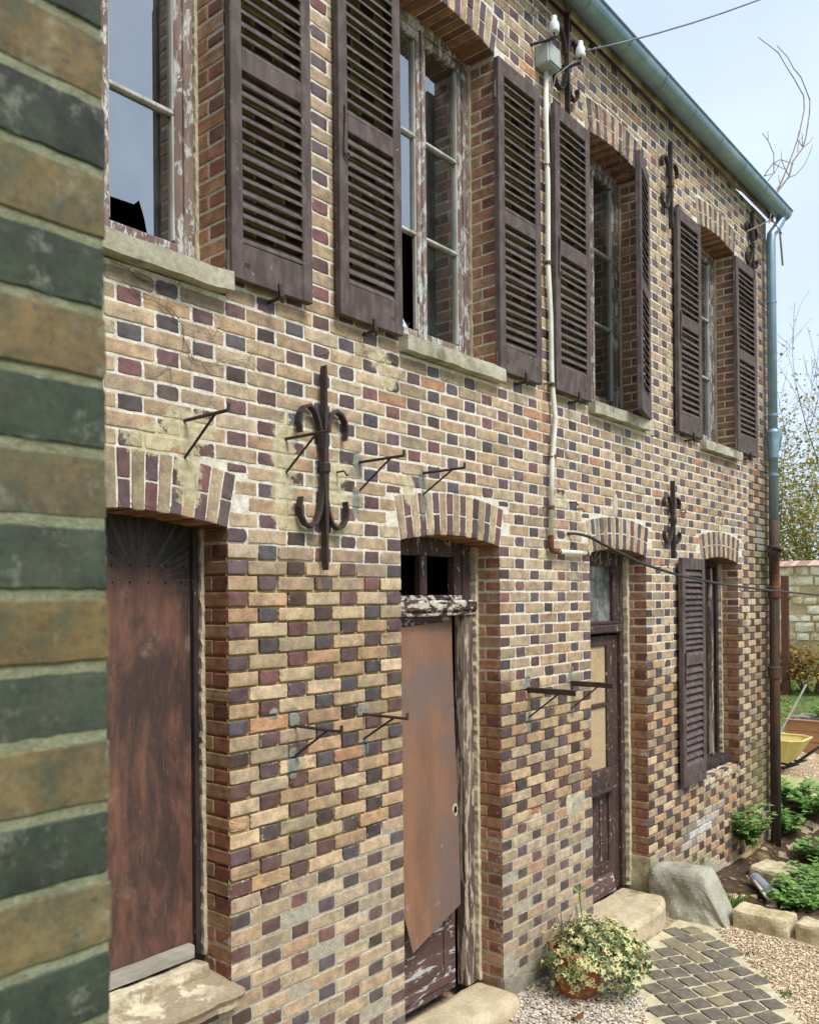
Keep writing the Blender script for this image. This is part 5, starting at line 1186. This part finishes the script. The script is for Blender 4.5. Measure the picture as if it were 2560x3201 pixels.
weed(XP+.5, ye-1.0, .42, .40, 60, 'yellow-green leafy plant growing in the wooden planter', .06, M_yleaf, 'planter_plant', 'plants in the planter', zt_-.06); weed(XP+.35, ye-.62, .25, .3, 40, 'low green plant at the corner of the wooden planter', .05, None, 'planter_plant', 'plants in the planter', zt_-.06)
a, b = Vector(on_x(1640, 1545, 11.85)), Vector(on_x(1697, 1440, 12.3)); mb = MB(); lo_ = a+(a-b)*((a.z+2.79)/(b.z-a.z)); mb.tube([lo_, b], .016, 8); tag(mb.build('tool_handle', M_greywood, org=tuple(lo_)), 'long wooden tool handle leaning against the planter', 'tool')
# wheelbarrow
XB = 10.0; T = on_x(1686, 1575, XB); Bt = on_x(1660, 1609, XB); wb = thing('wheelbarrow', 'yellow wheelbarrow with black tube handles half hidden by the downpipe', 'wheelbarrow', (XB+.3, T[1]+.5, -2.8)); zt2, zb2 = on_x(1660, 1560, XB)[2], Bt[2]; yr, ybr = T[1], Bt[1]-.02
vs = []
for (z, y0_, y1_, x0_, x1_) in ((zt2, yr, yr+.98, XB-.05, XB+.60), (zt2-.03, yr+.012, yr+.965, XB-.04, XB+.59), (zb2, ybr+.05, yr+.60, XB+.08, XB+.48)):
    for a in range(16):
        t = 2*math.pi*(a+.5)/16; sx_ = max(-1, min(1, 1.25*math.cos(t))); sy_ = max(-1, min(1, 1.25*math.sin(t))); vs.append(((x0_+x1_)/2+(x1_-x0_)/2*sx_, (y0_+y1_)/2+(y1_-y0_)/2*sy_, z))
fs = [(r_*16+i, r_*16+(i+1) % 16, (r_+1)*16+(i+1) % 16, (r_+1)*16+i) for r_ in range(2) for i in range(16)]+[tuple(32+i for i in range(16))]
mb = MB(); mb.add(vs, fs); mb.tube([vs[i] for i in range(16)]+[vs[0]], .014, 6); mb.build('tub', M_yellow, wb)
for dx in (.10, .46):
    h0 = Vector((XB+dx, yr+.95, -2.58)); h1 = Vector((XB+dx, ybr+.02, zb2-.03)); h2 = Vector(on_x(1724, 1572, XB+dx)); h2 = h1+(h2-h1)*1.25; mb = MB(); mb.tube([h0, h1, h1.lerp(h2, .5), h2], .018, 8); mb.build('handle', M_black, wb, smooth=True)
    mb = MB(); l1 = h1+Vector((0, .12, -.0)); mb.tube([h1+Vector((0, -.10, .03)), l1+Vector((0, -.05, -.04)), (XB+dx, l1.y-.0, -2.70), (XB+dx, l1.y+.08, -2.786), (XB+dx, l1.y+.25, -2.786), (XB+dx, l1.y+.42, zb2-.10)], .016, 8); mb.build('leg', M_black, wb, smooth=True)
mb = MB(); mb.tube([(XB+.24, yr+1.1, -2.60), (XB+.32, yr+1.1, -2.60)], .19, 20); mb.build('wheel', M_black, wb)
mb = MB(); 
for _ in range(2200):
    x, y = R.uniform(14, 23), R.uniform(1, 6.5); grass(mb, x, y, -2.79, 3, .07, .06, .012)
stuff(tag(mb.build('grass', M_grassblade), 'short green lawn grass behind the planter', 'grass'))
mb = MB()
for _ in range(700):
    x, y = R.uniform(14, 23), R.uniform(0, 7); leafquad(mb, Vector((x, y, -2.745)), Vector((R.gauss(0, 1), R.gauss(0, 1), .15)), R.uniform(.05, .10))
stuff(tag(mb.build('fallen_leaves', M_autumn), 'yellow fallen leaves scattered over the lawn', 'leaves'))
# ------------------------------------------------------------------ rear garden wall
XW2 = 23.0; ztw = on_x(1690, 1192, XW2)[2]; rw = thing('garden_wall', 'tall rear garden wall of pale stone blocks with pink tile coping', 'wall', (XW2+.2, 4, -2.8))
mb = MB(); mb.box(XW2+.02, XW2+.4, -8, 14, -2.85, ztw); mb.build('render', M_rear, rw)
z = -1.6; row = 0
while z < ztw-.2:
    h = R.uniform(.20, .30); y = -1.+R.uniform(0, .3)
    while y < 9:
        ln = R.uniform(.3, .75)
        if R.random() < .62: m1 = MB(); rock(m1, XW2-.02, XW2+.1, y+.02, y+ln-.03, z+.02, z+h-.025, .09, .03, .02, y*3+z, None, .6); m1.build('stone_block', M_block, rw)
        y += ln
    z += h
for i in range(64):
    y = -1+i*.16; m1 = MB(); m1.bbox(XW2-.10, XW2+.45, y, y+.15, ztw+.02, ztw+.055, .012, j=.006); vs = [(a, b, c+(a-XW2)*.28) for a, b, c in m1.v]; m1.v = vs; m1.build('coping_tile', M_coping, rw)
pq = on_x(1651, 1330, 20.0); mb = MB(); mb.bbox(20, 20.10, pq[1]-.09, pq[1]+.09, -2.8, on_x(1651, 1212, 20.0)[2], .01); mb.bbox(19.99, 20.02, pq[1]-.16, pq[1]-.08, on_x(1651, 1262, 20.)[2], on_x(1651, 1260, 20.)[2]+.03, .004); tag(mb.build('rusty_post', M_rust, org=(20.05, pq[1], -2.8)), 'rusty iron gate post in front of the rear wall', 'post')
# ------------------------------------------------------------------ trees and shrubs
def branch(tr, lf, p, d, ln, r, depth, nleaf, ls, droop=0.):
    pts = [p]; rr = [r]; n = 4; q = p; dd = d
    for i in range(n):
        dd = (dd+Vector((R.gauss(0, .13), R.gauss(0, .13), R.gauss(0, .08)-droop))).normalized(); q = q+dd*ln/n; pts.append(q); rr.append(max(.006, r*(1-.5*(i+1)/n)))
    tr.tube(pts, rr, 5 if r > .03 else 3, cap=False)
    if depth == 0 or r < .008:
        for _ in range(nleaf):
            t = R.random(); b = pts[1].lerp(pts[-1], t); leafquad(lf, b+Vector((R.gauss(0, .06), R.gauss(0, .06), R.gauss(0, .06))), Vector((R.gauss(0, 1), R.gauss(0, 1), R.gauss(0, .7))), ls*R.uniform(.6, 1.3))
        return
    for k in range(R.choice((2, 3, 3, 4)) if depth > 1 else 4):
        t = R.uniform(.45, 1.); i = min(n-1, int(t*n)); b = pts[i].lerp(pts[i+1], t*n-i) if t < 1 else pts[-1]
        ax = Vector((R.gauss(0, 1), R.gauss(0, 1), R.gauss(0, .4))).normalized(); nd_ = (dd+ax*R.uniform(.35, .75)+Vector((0, 0, .18))).normalized(); branch(tr, lf, b, nd_, ln*R.uniform(.55, .8), rr[i+1]*R.uniform(.5, .7), depth-1, nleaf, ls, droop)
    branch(tr, lf, pts[-1], dd, ln*.75, rr[-1]*.9, depth-1, nleaf, ls, droop)
def tree(x, y, h, label, nleaf, ls, m_leaf, m_bark, r=.16, depth=5, name='bare_tree', group='trees beyond the garden wall'):
    t = thing(name, label, 'tree', (x, y, -2.8), group); tr, lf = MB(), MB()
    branch(tr, lf, Vector((x, y, -2.85)), Vector((R.uniform(-.06, .06), R.uniform(-.06, .06), 1)), h*.34, r, depth, nleaf, ls); tr.build('trunk', m_bark, t)
    if lf.v: lf.build('crown', m_leaf, t)
tree(27.5, 5.3, 13, 'tall almost bare tree with thin pale twigs just behind the garden wall', 2, .10, M_yleaf, M_bark, .15)
tree(31, 7.4, 15, 'tall slender tree with sparse yellowing leaves beyond the wall', 3, .12, M_yleaf, M_bark_pale, .17)
tree(34, 5.6, 14, 'bare brown tree with spreading twigs deeper in the wood', 2, .12, M_autumn, M_bark, .16)
tree(29, 8.4, 12, 'leaning tree with yellow-green leaves beside the bare ones', 4, .12, M_yleaf, M_bark, .14)
tree(38, 9.2, 15, 'distant thin tree almost without leaves', 1, .12, M_autumn, M_bark_pale, .18)
tree(26.5, 3.2, 12, 'yellow-leaved tree by the right end of the garden wall', 3, .11, M_yleaf, M_bark, .14)
tree(42, 7.5, 16, 'far grey tree with fine upright twigs', 1, .12, M_autumn, M_bark_pale, .2)
def shrub(x, y, h, rad, n, label, m_, ls, name='shrub', group='shrubs along the garden wall', z=-2.8):
    t = thing(name, label, 'shrub', (x, y, z), group); fo, st = MB(), MB()
    for i in range(14):
        a = R.uniform(0, 6.28); d_ = Vector((math.cos(a)*R.uniform(.2, .7), math.sin(a)*R.uniform(.2, .7), 1)).normalized(); p0 = Vector((x+math.cos(a)*rad*.2, y+math.sin(a)*rad*.2, z)); st.tube([p0, p0+d_*h*.5, p0+d_*h*.95+Vector((R.gauss(0, .1), R.gauss(0, .1), 0))], [.025, .015, .006], 4, cap=False)
    for i in range(n):
        a = R.uniform(0, 6.28); ph = math.acos(R.uniform(-.2, 1)); rr = R.uniform(.45, 1.05)*(1+.25*noise1(math.cos(a)*3, math.sin(a)*3+ph*2, x)); p = Vector((x+rad*rr*math.sin(ph)*math.cos(a), y+rad*rr*math.sin(ph)*math.sin(a), z+h*(.35+.62*rr*math.cos(ph))))
        leafquad(fo, p, Vector((R.gauss(0, 1), R.gauss(0, 1), R.gauss(0, .7))), ls*R.uniform(.6, 1.3))
    fo.build('foliage', m_, t); st.build('stem', M_bark, t)
shrub(25.6, 4.6, 7.4, 1.6, 4200, 'tall yellow-green shrub rising behind the tiled garden wall', M_yleaf, .11); shrub(26.8, 6.0, 7.8, 1.7, 4200, 'tall yellowing shrub behind the wall next to the downpipe', M_yleaf, .11); shrub(27.5, 3.6, 6.6, 1.8, 3000, 'rounded yellow-green shrub behind the far end of the wall', M_yleaf, .11)
shrub(29.5, 7.2, 11.5, 1.9, 3600, 'tall thin yellow-leaved shrub deeper in the wood', M_yleaf, .12); shrub(30.5, 5.4, 10.5, 1.9, 3600, 'tall yellow-green thicket between the bare trunks', M_yleaf, .12)
shrub(20.9, 4.25, 1.35, .8, 1500, 'low heap of brown and yellow leaves at the foot of the rear wall', M_autumn, .10); shrub(20.4, 3.2, 1.3, .75, 1300, 'autumn-leaved shrub right of the rusty post', M_autumn, .10); shrub(21.3, 5.2, 1.4, .8, 1200, 'autumn-leaved shrub left of the rusty post', M_autumn, .10)
struct(sheet('bounce_cut_lawn', [-30+2*i for i in range(36)], [-40+1.0*i for i in range(37)], lambda x, y: -2.785+.03*noise1(x*.6, y*.6, 7), M_lawn))  # unseen dark lawn, added to cut ground bounce on the facade
hd = thing('blocker_hedge', 'unseen hedge added across the yard to block low horizon light', 'hedge', (2, -15.5, -2.8)); mb = MB(); rock(mb, -16, 22, -16.4, -14.6, -2.8, .2, .7, .3, .12, 3, None, .15); mb.build('blocker_core', M_lawn, hd); mb = MB()  # unseen hedge, added to block horizon light on the facade
for _ in range(5000): leafquad(mb, Vector((R.uniform(-16, 22), -14.55+R.gauss(0, .08), R.uniform(-2.7, .25))), Vector((R.gauss(0, 1), R.gauss(0, 1), R.gauss(0, .7))), .12)
mb.build('foliage', M_leaf, hd)
tree(26.0, 5.0, 12, 'thin-stemmed bare sapling close behind the tile coping', 1, .08, M_yleaf, M_bark_pale, .08, 6); tree(28.5, 6.6, 14, 'slim grey tree with upright bare twigs in the wood edge', 1, .08, M_yleaf, M_bark_pale, .10, 6)
# trees on the other side of the yard, mirrored in the window panes
tree(13, -9.5, 11, 'bare tree across the yard mirrored in the upper panes', 1, .08, M_autumn, M_bark, .15, 5, 'bare_tree', 'trees across the yard'); tree(17, -15, 13, 'bare tree at the far side of the yard', 1, .09, M_autumn, M_bark, .18, 5, 'bare_tree', 'trees across the yard')
# ------------------------------------------------------------------ lift everything from the facade datum to yard level
for o in list(col.objects):
    if o.parent is None and o.type in {'MESH', 'EMPTY'}: o.location.z += GZ
